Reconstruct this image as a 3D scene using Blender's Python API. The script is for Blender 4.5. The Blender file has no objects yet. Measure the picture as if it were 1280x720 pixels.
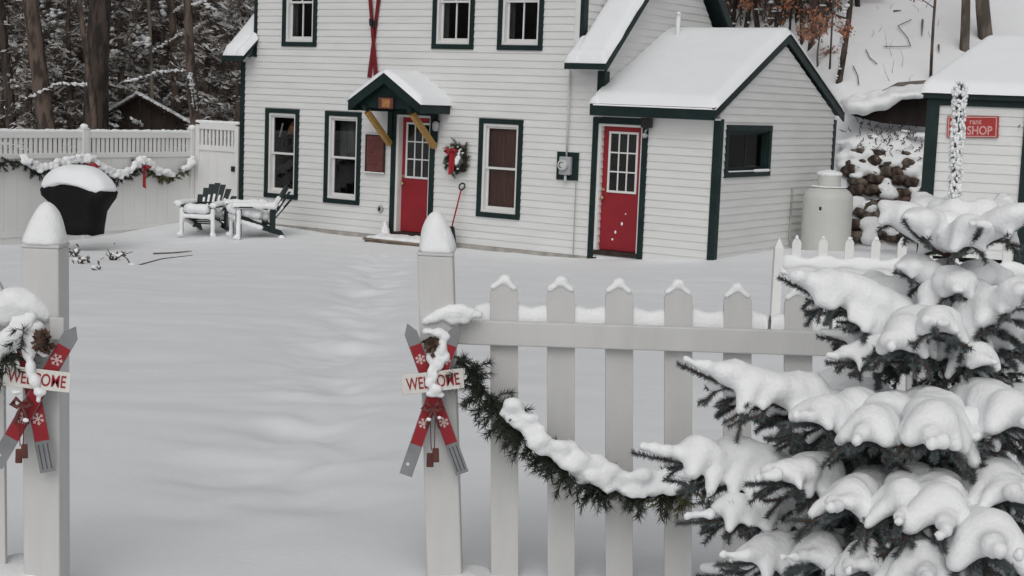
import bpy, bmesh, math, random
import numpy as np
from mathutils import Vector, Matrix, Quaternion
random.seed(7); rng = np.random.default_rng(7)
scene = bpy.context.scene
col = scene.collection

# ------------------------------------------------------------------ camera
FPX, PITCH, ROLL = 1901.2, math.radians(7.0552), math.radians(2.2036)
CAM = Vector((0, 0, 2.4326))
fw = Vector((0, math.cos(PITCH), -math.sin(PITCH))); up0 = Vector((0, math.sin(PITCH), math.cos(PITCH))); rt0 = Vector((1, 0, 0))
RT = rt0*math.cos(ROLL) + up0*math.sin(ROLL); UP = -rt0*math.sin(ROLL) + up0*math.cos(ROLL)
cd = bpy.data.cameras.new('camera'); cam = bpy.data.objects.new('camera', cd); col.objects.link(cam)
cd.sensor_width = 36; cd.lens = FPX/1280*36; cd.clip_start = .05; cd.clip_end = 600
m = Matrix.Identity(4)
for i, c in enumerate((RT, UP, -fw)):
    for j in range(3): m[j][i] = c[j]
m.translation = CAM; cam.matrix_world = m
scene.camera = cam
# ------------------------------------------------------------------ sky, sun, exposure
SUN_DIR = Vector((-.035, -.29, .29)).normalized()          # towards the sun, veiled by cloud
world = bpy.data.worlds.new('World'); scene.world = world; world.use_nodes = True
nt = world.node_tree; nt.nodes.clear()
sky = nt.nodes.new('ShaderNodeTexSky'); sky.sky_type = 'NISHITA'; sky.sun_disc = False
sky.sun_elevation = math.asin(SUN_DIR.z); sky.sun_rotation = math.atan2(SUN_DIR.x, SUN_DIR.y)
sky.air_density = 1.0; sky.dust_density = 6.0; sky.ozone_density = 1.0
hs = nt.nodes.new('ShaderNodeHueSaturation'); hs.inputs['Saturation'].default_value = .12
bg = nt.nodes.new('ShaderNodeBackground'); bg.inputs['Strength'].default_value = .085
wo = nt.nodes.new('ShaderNodeOutputWorld')
nt.links.new(sky.outputs[0], hs.inputs['Color']); nt.links.new(hs.outputs[0], bg.inputs['Color']); nt.links.new(bg.outputs[0], wo.inputs[0])
sl = bpy.data.lights.new('sun', 'SUN'); sl.energy = .95; sl.angle = math.radians(95); sl.color = (1, .985, .96)
so = bpy.data.objects.new('sun', sl); col.objects.link(so); so.rotation_euler = (-SUN_DIR).to_track_quat('-Z', 'Y').to_euler()
vs = scene.view_settings; vs.view_transform = 'Standard'; vs.look = 'None'; vs.exposure = -.46; vs.gamma = 1; vs.use_curve_mapping = False
scene.render.engine = 'CYCLES'; scene.cycles.max_bounces = 6; scene.cycles.transparent_max_bounces = 8

# ------------------------------------------------------------------ photograph pixel -> place
def ray(x, y): return fw + RT*((x-640)/FPX) - UP*((y-360)/FPX)
def at(x, y, Y): d = ray(x, y); return CAM + d*(Y/d.y)
HA = math.radians(33.799); HO = Vector((-5.1262, 28.378, 0))
HU = Vector((math.cos(HA), -math.sin(HA), 0)); HW = Vector((math.sin(HA), math.cos(HA), 0))
HM = Matrix.Translation(HO) @ Matrix.Rotation(-HA, 4, 'Z')       # house frame: x along the front, y to the back, z up
def hp(s, w, h): return HO + HU*s + HW*w + Vector((0, 0, h))
def fac(x, y, wo=0): d = ray(x, y); t = ((HO+HW*wo-CAM).dot(HW))/d.dot(HW); P = CAM+d*t; return (P-HO).dot(HU), P.z
def sid(x, y, s): d = ray(x, y); t = ((HO+HU*s-CAM).dot(HU))/d.dot(HU); P = CAM+d*t; return (P-HO).dot(HW), P.z

# ------------------------------------------------------------------ materials
def mat(name, c, rough=.6, var=.0, vscale=8., bump=.0, bscale=60., c2=None, metal=0., spec=.4, stretch=None, ramp=(.32, .68)):
    m = bpy.data.materials.new(name); m.use_nodes = True; n = m.node_tree; b = n.nodes['Principled BSDF']
    b.inputs['Roughness'].default_value = rough; b.inputs['Metallic'].default_value = metal
    b.inputs['Specular IOR Level'].default_value = spec
    b.inputs['Base Color'].default_value = (*c, 1)
    tc = n.nodes.new('ShaderNodeTexCoord'); src = tc.outputs['Object']
    if stretch:
        mp = n.nodes.new('ShaderNodeMapping'); mp.inputs['Scale'].default_value = stretch; n.links.new(src, mp.inputs[0]); src = mp.outputs[0]
    if var or c2:
        t = n.nodes.new('ShaderNodeTexNoise'); t.inputs['Scale'].default_value = vscale; t.inputs['Detail'].default_value = 5
        n.links.new(src, t.inputs['Vector'])
        r = n.nodes.new('ShaderNodeValToRGB'); r.color_ramp.elements[0].position = ramp[0]; r.color_ramp.elements[1].position = ramp[1]
        ca = c2 if c2 else tuple(x*(1-var) for x in c); cb = c if c2 else tuple(min(1, x*(1+var)) for x in c)
        r.color_ramp.elements[0].color = (*ca, 1); r.color_ramp.elements[1].color = (*cb, 1)
        n.links.new(t.outputs['Fac'], r.inputs[0]); n.links.new(r.outputs[0], b.inputs['Base Color'])
    if bump:
        t = n.nodes.new('ShaderNodeTexNoise'); t.inputs['Scale'].default_value = bscale; t.inputs['Detail'].default_value = 4
        n.links.new(src, t.inputs['Vector'])
        bp = n.nodes.new('ShaderNodeBump'); bp.inputs['Strength'].default_value = bump; bp.inputs['Distance'].default_value = .02
        n.links.new(t.outputs['Fac'], bp.inputs['Height']); n.links.new(bp.outputs[0], b.inputs['Normal'])
    return m
M = {}
M['snow'] = mat('snow', (.85, .865, .885), .7, .015, 3, .12, 35, spec=.25)
M['snow_fine'] = mat('snow_fine', (.86, .87, .88), .7, .012, 20, .22, 90, spec=.25)
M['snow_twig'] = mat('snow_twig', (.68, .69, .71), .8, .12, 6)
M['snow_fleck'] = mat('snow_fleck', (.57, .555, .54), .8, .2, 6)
M['siding'] = mat('siding', (.70, .705, .695), .55, .04, 1.2, .05, 30, stretch=(1, 1, 6))
M['white'] = mat('white_paint', (.70, .70, .69), .5, .04, 5)
M['vinyl'] = mat('vinyl', (.74, .74, .73), .45, .03, 2)
M['picket'] = mat('picket_paint', (.575, .573, .567), .5, .04, 4, .05, 40, stretch=(4, 4, 1))
M['green'] = mat('green_trim', (.0085, .021, .0205), .5, .25, 4, spec=.25)
M['green2'] = mat('green_chair', (.009, .021, .020), .5, .15, 4)
M['red'] = mat('red_door', (.26, .012, .02), .45, .08, 3, c2=None)
M['skired'] = mat('ski_red', (.16, .010, .018), .45, .15, 6)
M['wood_tan'] = mat('wood_tan', (.38, .22, .065), .6, .22, 14, .1, 40, stretch=(1, 1, 4))
M['wood_dark'] = mat('wood_dark', (.032, .021, .016), .8, .35, 6, .3, 20)
M['shelter'] = mat('shelter_wood', (.013, .008, .007), .9, .4, 5, .3, 20)
M['wood_grey'] = mat('wood_grey', (.16, .14, .12), .8, .3, 6, .3, 20)
M['plaque'] = mat('plaque', (.13, .04, .035), .6, .2, 12)
M['plaque_l'] = mat('plaque_light', (.36, .17, .06), .6, .2, 20)
M['foundation'] = mat('foundation', (.36, .34, .31), .8, .25, 4, .2, 25)
M['step'] = mat('step_wood', (.20, .16, .125), .8, .35, 5, .3, 25)
M['black'] = mat('black_cover', (.006, .006, .007), .7, .3, 5, .5, 7, spec=.2)
M['blackmetal'] = mat('black_metal', (.015, .015, .016), .4)
M['grey'] = mat('grey_metal', (.38, .39, .40), .4, .1, 10)
M['greylt'] = mat('grey_light', (.55, .56, .56), .4, .06, 10)
M['brass'] = mat('brass', (.55, .42, .22), .35, metal=.8)
M['tank'] = mat('tank_paint', (.55, .55, .525), .45, .05, 2, .02, 30)
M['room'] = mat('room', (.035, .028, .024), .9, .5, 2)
M['curtain'] = mat('curtain', (.20, .075, .05), .9, .25, 3, stretch=(8, 8, .4))
M['curtain_reflect'] = mat('curtain_reflection_grey', (.16, .16, .16), .9, .35, 3, stretch=(8, 8, .5))  # grey of the curtains, also of the sky reflection put into one window
M['lampshade'] = mat('lampshade', (.36, .15, .05), .8, .3, 8)
M['bark'] = mat('bark', (.12, .088, .070), .9, .0, 9, .8, 20, c2=(.04, .03, .025), stretch=(1, 1, .3), ramp=(.43, .57))
M['bark_grey'] = mat('bark_grey', (.19, .16, .135), .9, .0, 4, .5, 14, c2=(.085, .07, .058), stretch=(1, 1, .3), ramp=(.43, .57))
M['bark_dark'] = mat('bark_dark', (.075, .056, .047), .9, .0, 9, .8, 20, c2=(.025, .02, .018), stretch=(1, 1, .22), ramp=(.43, .57))
M['conifer'] = mat('conifer', (.125, .10, .078), .8, .0, 3, c2=(.065, .055, .045))
M['brush'] = mat('brush', (.15, .112, .092), .9, .0, 2, c2=(.08, .06, .05))
M['leaf'] = mat('beech_leaf', (.40, .165, .09), .7, .0, 4, c2=(.24, .11, .07))
M['leafpale'] = mat('beech_leaf_pale', (.46, .25, .17), .7, .0, 4, c2=(.30, .15, .10))
M['needle'] = mat('needle', (.15, .175, .18), .55, .0, 14, c2=(.075, .092, .094), spec=.3)
M['needle_d'] = mat('needle_garland', (.055, .065, .045), .6, .0, 15, c2=(.022, .028, .022), spec=.3)
M['needle_o'] = mat('needle_olive', (.10, .095, .04), .6, .2, 12)
M['stem'] = mat('stem', (.10, .055, .038), .8, .3, 20)
M['rock'] = mat('rock', (.12, .082, .062), .85, .0, 5, .6, 14, c2=(.03, .02, .018), ramp=(.43, .57))
M['rockg'] = mat('rock_grey', (.16, .13, .105), .85, .0, 5, .6, 14, c2=(.06, .048, .04), ramp=(.43, .57))
M['signred'] = mat('sign_red', (.36, .03, .03), .5, .08, 8)
M['signpink'] = mat('sign_pink', (.62, .33, .31), .6, .08, 10)
M['signwhite'] = mat('sign_white', (.68, .66, .62), .6, .08, 12)
M['skigrey'] = mat('ski_grey', (.22, .225, .235), .5, .12, 15)
M['skiline'] = mat('ski_line', (.07, .072, .078), .5)
M['welred'] = mat('welcome_red', (.28, .012, .02), .55, .12, 15)
M['flake'] = mat('flake', (.60, .45, .43), .6, .1, 20)
M['rust'] = mat('rusty_bell', (.10, .03, .024), .6, .3, 20)
M['ribbon'] = mat('ribbon', (.34, .014, .022), .55, .12, 20)
# window glass: a clear pane that mirrors the snow at a slant
g = bpy.data.materials.new('glass'); g.use_nodes = True; n = g.node_tree; n.nodes.clear()
o_ = n.nodes.new('ShaderNodeOutputMaterial'); mx = n.nodes.new('ShaderNodeMixShader'); tr = n.nodes.new('ShaderNodeBsdfTransparent'); gl = n.nodes.new('ShaderNodeBsdfGlossy'); fr = n.nodes.new('ShaderNodeFresnel')
tr.inputs[0].default_value = (.8, .82, .82, 1); gl.inputs['Roughness'].default_value = .03; fr.inputs[0].default_value = 1.33
n.links.new(fr.outputs[0], mx.inputs[0]); n.links.new(tr.outputs[0], mx.inputs[1]); n.links.new(gl.outputs[0], mx.inputs[2]); n.links.new(mx.outputs[0], o_.inputs[0])
M['glass'] = g

# ------------------------------------------------------------------ mesh helpers
class MB:
    def __init__(s): s.v = []; s.f = []; s.mi = []; s.k = 0
    def add(s, vs_, fs):
        b = len(s.v); s.v += [tuple(p) for p in vs_]; s.f += [tuple(i+b for i in q) for q in fs]; s.mi += [s.k]*len(fs); return s
    def hexa(s, c): return s.add(c, [(0,3,2,1),(4,5,6,7),(0,1,5,4),(1,2,6,5),(2,3,7,6),(3,0,4,7)])
    def box(s, x0, x1, y0, y1, z0, z1, T=None):
        c = [Vector(p) for p in ((x0,y0,z0),(x1,y0,z0),(x1,y1,z0),(x0,y1,z0),(x0,y0,z1),(x1,y0,z1),(x1,y1,z1),(x0,y1,z1))]
        if T is not None: c = [T @ p for p in c]
        return s.hexa(c)
    def prism(s, poly, fn, d0, d1):              # polygon swept from depth d0 to d1; fn(a, b, d) -> point
        k = len(poly); vs_ = [fn(a, b, d0) for a, b in poly] + [fn(a, b, d1) for a, b in poly]
        return s.add(vs_, [tuple(range(k-1, -1, -1)), tuple(range(k, 2*k))] + [(i, (i+1) % k, k+(i+1) % k, k+i) for i in range(k)])
    def tube(s, pts, rad, nseg=8, cap=True):
        pts = [Vector(p) for p in pts]; vs_ = []; fs = []; N = len(pts)
        if not hasattr(rad, '__len__'): rad = [rad]*N
        ref = Vector((0, 0, 1))
        d0 = (pts[-1]-pts[0]).normalized()
        if abs(d0.z) > .8: ref = Vector((1, 0, 0))
        for i, p in enumerate(pts):
            d = (pts[min(i+1, N-1)]-pts[max(i-1, 0)]).normalized(); a = d.cross(ref).normalized(); b = a.cross(d)
            for k in range(nseg):
                t = 2*math.pi*k/nseg; vs_.append(p + a*math.cos(t)*rad[i] + b*math.sin(t)*rad[i])
        for i in range(N-1):
            for k in range(nseg):
                fs.append((i*nseg+k, i*nseg+(k+1) % nseg, (i+1)*nseg+(k+1) % nseg, (i+1)*nseg+k))
        if cap: fs += [tuple(range(nseg-1, -1, -1)), tuple((N-1)*nseg+k for k in range(nseg))]
        return s.add(vs_, fs)
    def lathe(s, prof, nseg=24, c=(0, 0, 0)):
        vs_ = []; fs = []; N = len(prof)
        for r, z in prof:
            for k in range(nseg):
                t = 2*math.pi*k/nseg; vs_.append((c[0]+r*math.cos(t), c[1]+r*math.sin(t), c[2]+z))
        for i in range(N-1):
            for k in range(nseg): fs.append((i*nseg+k, i*nseg+(k+1) % nseg, (i+1)*nseg+(k+1) % nseg, (i+1)*nseg+k))
        fs += [tuple(range(nseg-1, -1, -1)), tuple((N-1)*nseg+k for k in range(nseg))]
        return s.add(vs_, fs)
    def build(s, name, mats, parent=None, smooth=False, bevel=0, kind=None):
        me = bpy.data.meshes.new(name); me.from_pydata(s.v, [], s.f)
        mats = mats if isinstance(mats, (list, tuple)) else [mats]
        for q in mats: me.materials.append(M[q] if isinstance(q, str) else q)
        if len(mats) > 1: me.polygons.foreach_set('material_index', s.mi)
        if smooth: me.polygons.foreach_set('use_smooth', [True]*len(me.polygons))
        me.update(); return link(name, me, parent, bevel, kind)
def link(name, me, parent=None, bevel=0, kind=None):
    o = bpy.data.objects.new(name, me); col.objects.link(o)
    if parent is not None: o.parent = parent
    if bevel:
        b = o.modifiers.new('bevel', 'BEVEL'); b.width = bevel; b.segments = 2; b.limit_method = 'ANGLE'
    if kind: o['kind'] = kind
    return o
def tag(o, label, cat, group=None):
    o['label'] = label; o['category'] = cat
    if group: o['group'] = group
    return o
def thing(name, label, cat, mw=None, group=None):
    o = bpy.data.objects.new(name, None); col.objects.link(o); o.empty_display_size = .2
    if mw is not None: o.matrix_world = mw if isinstance(mw, Matrix) else Matrix.Translation(mw)
    return tag(o, label, cat, group)
ICO = {}
def ico(sub):
    if sub not in ICO:
        b = bmesh.new(); bmesh.ops.create_icosphere(b, subdivisions=sub, radius=1)
        ICO[sub] = (np.array([v.co[:] for v in b.verts]), [tuple(v.index for v in f.verts) for f in b.faces]); b.free()
    return ICO[sub]
TMP = bpy.data.scenes.new('work')
def snow(name, ells, vox, parent=None, mt='snow_fine', iters=4, cut=None, kind=None):
    """snow heaped from overlapping ellipsoids (centre, radii), melted into one smooth skin"""
    V, F = ico(2); nv = len(V)
    vv = np.concatenate([V*np.array(r)+np.array(c) for c, r in ells]); ff = [tuple(i+k*nv for i in f) for k in range(len(ells)) for f in F]
    me = bpy.data.meshes.new(name); me.from_pydata(vv.tolist(), [], ff); me.update()
    t = bpy.data.objects.new('tmp', me); TMP.collection.objects.link(t)
    r = t.modifiers.new('r', 'REMESH'); r.mode = 'VOXEL'; r.voxel_size = vox
    s_ = t.modifiers.new('s', 'SMOOTH'); s_.iterations = iters; s_.factor = .5
    vl = TMP.view_layers[0]; vl.update(); out = bpy.data.meshes.new_from_object(t.evaluated_get(vl.depsgraph))
    bpy.data.objects.remove(t); bpy.data.meshes.remove(me)
    if len(out.vertices) > 50 and iters > 2:
        n_ = len(out.vertices); co = np.empty(n_*3); no = np.empty(n_*3); out.vertices.foreach_get('co', co); out.vertices.foreach_get('normal', no); co = co.reshape(-1, 3); no = no.reshape(-1, 3); f_ = .16/vox
        d_ = fbm(co[:, 0]*f_+co[:, 1]*f_*.6, co[:, 2]*f_+co[:, 1]*f_*.8, 4)*vox*1.1; out.vertices.foreach_set('co', (co+no*d_[:, None]).ravel())
    out.name = name; out.materials.clear(); out.materials.append(M[mt]); out.polygons.foreach_set('use_smooth', [True]*len(out.polygons)); out.update()
    return link(name, out, parent, kind=kind)
def copy_tree(o, parent=None, kids=None):
    c = o.copy(); col.objects.link(c); c.parent = parent
    for ch in list(o.children): copy_tree(ch, c)
    return c
def text_mesh(body, size, depth, offset=0., width=1.):
    cu = bpy.data.curves.new('t', 'FONT'); cu.body = body; cu.size = size; cu.extrude = depth; cu.align_x = 'CENTER'; cu.align_y = 'CENTER'; cu.offset = offset; cu.space_character = 1.0
    t = bpy.data.objects.new('t', cu); col.objects.link(t); dg = bpy.context.evaluated_depsgraph_get()
    me = bpy.data.meshes.new_from_object(t.evaluated_get(dg)); bpy.data.objects.remove(t); bpy.data.curves.remove(cu)
    for v in me.vertices: v.co.x *= width
    return me

# value noise for terrain
_G = rng.random((256, 256))
def vnoise(x, y):
    x = np.asarray(x, float); y = np.asarray(y, float); xi = np.floor(x).astype(int); yi = np.floor(y).astype(int); fx = x-xi; fy = y-yi
    fx = fx*fx*(3-2*fx); fy = fy*fy*(3-2*fy); a = _G[xi % 256, yi % 256]; b = _G[(xi+1) % 256, yi % 256]; c = _G[xi % 256, (yi+1) % 256]; d = _G[(xi+1) % 256, (yi+1) % 256]
    return (a*(1-fx)+b*fx)*(1-fy)+(c*(1-fx)+d*fx)*fy
def fbm(x, y, o=4):
    s = 0; a = .5
    for i in range(o): s = s + a*(vnoise(x*2**i+i*17.3, y*2**i+i*9.1)-.5); a *= .5
    return s
def sstep(a, b, x): t = np.clip((np.asarray(x, float)-a)/(b-a), 0, 1); return t*t*(3-2*t)

# ------------------------------------------------------------------ ground and hillside
# control heights where the photograph shows something standing on the snow
_cp = [(-7.75, 24.4, -.27), (-6.5, 26.6, -.24), (-5.1, 28.2, -.05), (-2.6, 26.6, -.07), (-1, 25.3, -.06), (1.1, 24, -.03), (3, 22.9, .13), (4.6, 25.2, .17), (-.2, 5, .885), (-1.5, 4.5, .885), (1.1, 4., .87), (2.6, 14, .42)]
def plane(x, y): return .885-.0465*(np.asarray(y, float)-4.8)+.012*np.asarray(x, float)
_A = np.array([[math.exp(-((a[0]-b[0])**2+(a[1]-b[1])**2)/9.) for b in _cp] for a in _cp]) + np.eye(len(_cp))*.02
_w = np.linalg.solve(_A, np.array([c[2]-float(plane(c[0], c[1])) for c in _cp]))
def base_z(x, y):
    x = np.asarray(x, float); y = np.asarray(y, float); z = plane(x, np.clip(y, -6, 30))
    for c, w_ in zip(_cp, _w): z = z + w_*np.exp(-((x-c[0])**2+(y-c[1])**2)/9.)
    return z
def hill_z(x, y):
    x = np.asarray(x, float); y = np.asarray(y, float)
    k = sstep(-6, 6, x)
    y0 = 35*(1-k)+30.2*k
    h = np.maximum(0, y-y0)*(.36*(1-k)+.46*k)
    h = h + sstep(28.9, 30.6, y)*2.1*sstep(5.2, 6.9, x)      # steep bank behind the stones
    return np.minimum(h, 26) + fbm(x*.25, y*.25)*.9*sstep(31, 36, y)
TRAIL = [at(330, 715, 5.6), at(380, 560, 7.5), at(430, 430, 11.5), at(455, 350, 17), at(478, 312, 23.5)]
def trail_x(y):
    ys = [p.y for p in TRAIL]; xs = [p.x for p in TRAIL]; return np.interp(y, ys, xs)
def ground_z(x, y):
    x = np.asarray(x, float); y = np.asarray(y, float)
    z = base_z(x, y)+hill_z(x, y)
    z = z + fbm(x*.35+3, y*.35)*.10*sstep(5, 9, y) + fbm(x*.8, y*2.2+7)*.034*sstep(4.5, 7, y) + fbm(x*3, y*3)*.010
    d = x-trail_x(y); t = np.exp(-(d/.42)**2)*sstep(5, 6, y)*(1-sstep(23, 24.5, y))
    z = z - t*(.05+.17*np.clip(fbm(x*2.3+5, y*2.0), -.3, .5)+.05*(vnoise(x*4, y*3.1)-.5))
    return z
def gz(x, y): return float(ground_z(np.array([x]), np.array([y]))[0])
def sheet(name, xs, ys, mt):
    X, Y = np.meshgrid(xs, ys); Z = ground_z(X, Y); nx, ny = len(xs), len(ys)
    me = bpy.data.meshes.new(name); v = np.stack([X, Y, Z], -1).reshape(-1, 3)
    i = np.arange(nx*ny).reshape(ny, nx); q = np.stack([i[:-1, :-1], i[:-1, 1:], i[1:, 1:], i[1:, :-1]], -1).reshape(-1, 4)
    me.vertices.add(len(v)); me.vertices.foreach_set('co', v.ravel()); me.loops.add(q.size); me.loops.foreach_set('vertex_index', q.ravel().astype(np.int32))
    me.polygons.add(len(q)); me.polygons.foreach_set('loop_start', np.arange(0, q.size, 4, dtype=np.int32)); me.polygons.foreach_set('use_smooth', np.ones(len(q), bool)); me.update(calc_edges=True)
    me.materials.append(M[mt]); o = link(name, me); o['kind'] = 'structure'; return o
def graded(a, b, fa, fb, fine, coarse):
    out = [fa]; 
    x = fa; st = fine
    while x > a: st = min(st*1.25, coarse); x -= st; out.insert(0, x)
    x = fa
    while x < fb: x += fine; out.append(x)
    st = fine
    while x < b: st = min(st*1.25, coarse); x += st; out.append(x)
    return np.array(out)
ground = sheet('ground', graded(-70, 70, -8.5, 9.0, .055, 3), graded(-20, 120, 3.2, 31, .06, 3), 'snow')

# ------------------------------------------------------------------ clapboard walls
def intervals(a0, a1, ops, z0, z1):
    iv = [(a0, a1)]
    for (l, r, b, t) in ops:
        if b < z1-1e-4 and t > z0+1e-4:
            nv = []
            for (p, q) in iv:
                if r <= p or l >= q: nv.append((p, q)); continue
                if l > p: nv.append((p, l))
                if r < q: nv.append((r, q))
            iv = nv
    return iv
def wall(parent, fn, span, z0, z1, ops, step, depth=.12, board='clapboard', lip=.020, mt='siding', slope=None, jit=.0015):
    """sheathing with real openings, plus one clapboard object per course. fn(a, out, z) -> point; span(z) -> (a0, a1)"""
    def cells(b, w_, c0, c1, off0, off1, back):
        cuts = sorted({c0, c1, *[z for o in ops for z in (o[2], o[3]) if c0 < z < c1]})
        for za, zb in zip(cuts[:-1], cuts[1:]):
            A0, A1 = span(za); B0, B1 = span(zb)
            for (p, q) in intervals(min(A0, B0), max(A1, B1), ops, za, zb):
                pa, qa, pb, qb = max(p, A0), min(q, A1), max(p, B0), min(q, B1)
                if qa-pa < .005 and qb-pb < .005: continue
                qa = max(qa, pa+.001); qb = max(qb, pb+.001)
                oa = off0+(off1-off0)*(za-c0)/(c1-c0); ob = off0+(off1-off0)*(zb-c0)/(c1-c0)
                k = b if b is not None else MB()
                k.hexa([fn(pa, oa, za), fn(qa, oa, za), fn(qa, back, za), fn(pa, back, za), fn(pb, ob, zb), fn(qb, ob, zb), fn(qb, back, zb), fn(pb, back, zb)])
                if b is None: k.build(board, mt, w_)
    b = MB(); cuts = sorted({z0, z1, *[z for o in ops for z in (o[2], o[3]) if z0 < z < z1]})
    if slope: cuts = sorted(set(cuts) | {z for z in slope if z0 < z < z1})
    for za, zb in zip(cuts[:-1], cuts[1:]): cells(b, None, za, zb, 0, 0, -depth)
    w = b.build('wall', mt, parent)
    z = z0
    while board and z < z1-.02:
        cells(None, w, z, min(z+step, z1), lip+random.uniform(-jit, jit), .005, .001)
        z += step
    return w
HOUSE = thing('house', 'white clapboard house with dark green trim, red doors and a snow-covered side wing', 'house', HM)
front = lambda a, o, z: (a, -o, z)
OV = .10
def rect(b, l, r, t): return (l, r, b, t)
LW = [(.61, 1.43), (2.05, 2.88), (5.41, 6.28)]; UW = [(.98, 1.80), (4.37, 5.23), (5.71, 6.59)]
D1 = (3.57, 4.50, .02, 2.21); D2 = (7.61, 8.60, .06, 2.22)
ops = [(l, r, .48, 2.11) for l, r in LW] + [(l, r, 3.23, 4.80) for l, r in UW] + [D1, (7.61, 7.75, .06, 2.22)]
CORNER = 7.75
EAVE, RIDGE_W, RIDGE_H = 2.97, 2.2, 5.43
def span_front(z): return (0, CORNER) if z < 3.03 else (.32, 7.31)
wall(HOUSE, front, span_front, .0, 5.02, ops, .118, slope=[3.03])
# gable end of the main house (faces right), seen above the wing
def span_gable(z):
    k = (RIDGE_H-.12-z)/(RIDGE_H-.12-3.03)
    return (0.0, 4.4) if z < 3.03 else (RIDGE_W-2.2*k, RIDGE_W+2.2*k)
gable = lambda a, o, z: (CORNER+o, a, z)
wall(HOUSE, gable, span_gable, .0, RIDGE_H-.15, [], .118, slope=[3.03, 4, 4.6, 5])
left_wall = lambda a, o, z: (-o, a, z)
wall(HOUSE, left_wall, span_gable, .0, RIDGE_H-.15, [], .118, slope=[3.03, 4, 4.6, 5], board=None)
b = MB(); b.box(.1, CORNER-.1, 4.3, 4.4, 0, 3.0); b.build('wall', 'siding', HOUSE)
# foundation boards showing over the snow
b = MB(); b.box(.02, 3.5, -.035, -.003, -.45, -.004); b.build('foundation', 'foundation', HOUSE)
b = MB(); b.box(4.62, 7.6, -.035, -.003, -.45, -.004); b.build('foundation', 'foundation', HOUSE)
# corner boards
def trim(parent, name, *boxes, mt='green', bevel=.004):
    b = MB()
    for q in boxes: b.box(*q)
    return b.build(name, mt, parent, bevel=bevel)
trim(HOUSE, 'corner_board', (-.03, .075, -.032, .1, -.3, 2.93))
trim(HOUSE, 'corner_board', (CORNER-.10, CORNER+.035, -.034, .12, 2.3, 2.93))
trim(HOUSE, 'corner_board', (.29, .36, -.036, .1, 3.03, 5.02))
trim(HOUSE, 'corner_board', (7.285, 7.355, -.036, .1, 3.04, 5.02), mt='green')
trim(HOUSE, 'corner_board', (7.19, 7.284, -.034, -.002, 3.04, 5.02), mt='white')
# dormer cheek on the right (white clapboards seen behind the corner board)
k0 = (RIDGE_H-EAVE)/(RIDGE_W+.38)
def roof_z(w): return EAVE+.10+(w+.38)*k0
cheek = lambda a, o, z: (7.335+o, a, z)
def span_cheek(z): return (.1, max(.101, (z-EAVE-.10)/k0-.38))
wall(HOUSE, cheek, span_cheek, 3.4, 5.0, [], .118, depth=.05)
# main roof strips either side of the wall dormer, and the back slope
def slab(parent, name, mt, pts, th, smooth=False):
    """a sloping board: quad pts (bottom) thickened upwards by th"""
    b = MB(); b.hexa([Vector(p) for p in pts] + [Vector(p)+Vector((0, 0, th)) for p in pts]); return b.build(name, mt, parent)
RW0 = -.38
def roof_piece(x0, x1, w1=RIDGE_W, h1=RIDGE_H):
    z0 = EAVE; z1 = EAVE+(w1-RW0)*k0
    r = slab(HOUSE, 'roof', 'green', [(x0, RW0, z0), (x1, RW0, z0), (x1, w1, z1), (x0, w1, z1)], .06)
    return r
r1 = roof_piece(-.10, .285); r2 = roof_piece(7.36, CORNER+.24); 
r2b = slab(HOUSE, 'roof', 'green', [(7.27, RW0, EAVE), (7.358, RW0, EAVE), (7.358, -.05, EAVE+(.33)*k0), (7.27, -.05, EAVE+.33*k0)], .06)
r1b = slab(HOUSE, 'roof', 'green', [(.288, RW0, EAVE), (.40, RW0, EAVE), (.40, -.05, EAVE+.33*k0), (.288, -.05, EAVE+.33*k0)], .06)
slab(HOUSE, 'roof', 'green', [(-.42, 4.78, EAVE), (CORNER+.24, 4.78, EAVE), (CORNER+.24, RIDGE_W, RIDGE_H), (-.42, RIDGE_W, RIDGE_H)], .06)
slab(HOUSE, 'roof', 'green', [(.0, -.4, 5.03), (7.7, -.4, 5.03), (7.7, RIDGE_W, RIDGE_H+.08), (.0, RIDGE_W, RIDGE_H+.08)], .06)
# rake boards and fascia
def rake(parent, x0, x1, wa, za, wb, zb, drop, name='rake_board', mt='green'):
    b = MB(); b.hexa([Vector(p) for p in ((x0, wa, za-drop), (x1, wa, za-drop), (x1, wb, zb-drop), (x0, wb, zb-drop), (x0, wa, za), (x1, wa, za), (x1, wb, zb), (x0, wb, zb))])
    return b.build(name, mt, parent)
rake(HOUSE, CORNER+.242, CORNER+.275, RW0-.02, EAVE+.06, RIDGE_W, RIDGE_H+.06, .12)
rake(HOUSE, CORNER+.242, CORNER+.275, 4.80, EAVE+.06, RIDGE_W, RIDGE_H+.06, .20)
rake(HOUSE, -.135, -.102, RW0-.02, EAVE+.06, RIDGE_W, RIDGE_H+.06, .12)
trim(HOUSE, 'fascia', (7.27, CORNER+.275, RW0-.045, RW0-.022, EAVE-.03, EAVE+.065))
trim(HOUSE, 'fascia', (-.135, .40, RW0-.045, RW0-.022, EAVE-.03, EAVE+.065))
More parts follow.
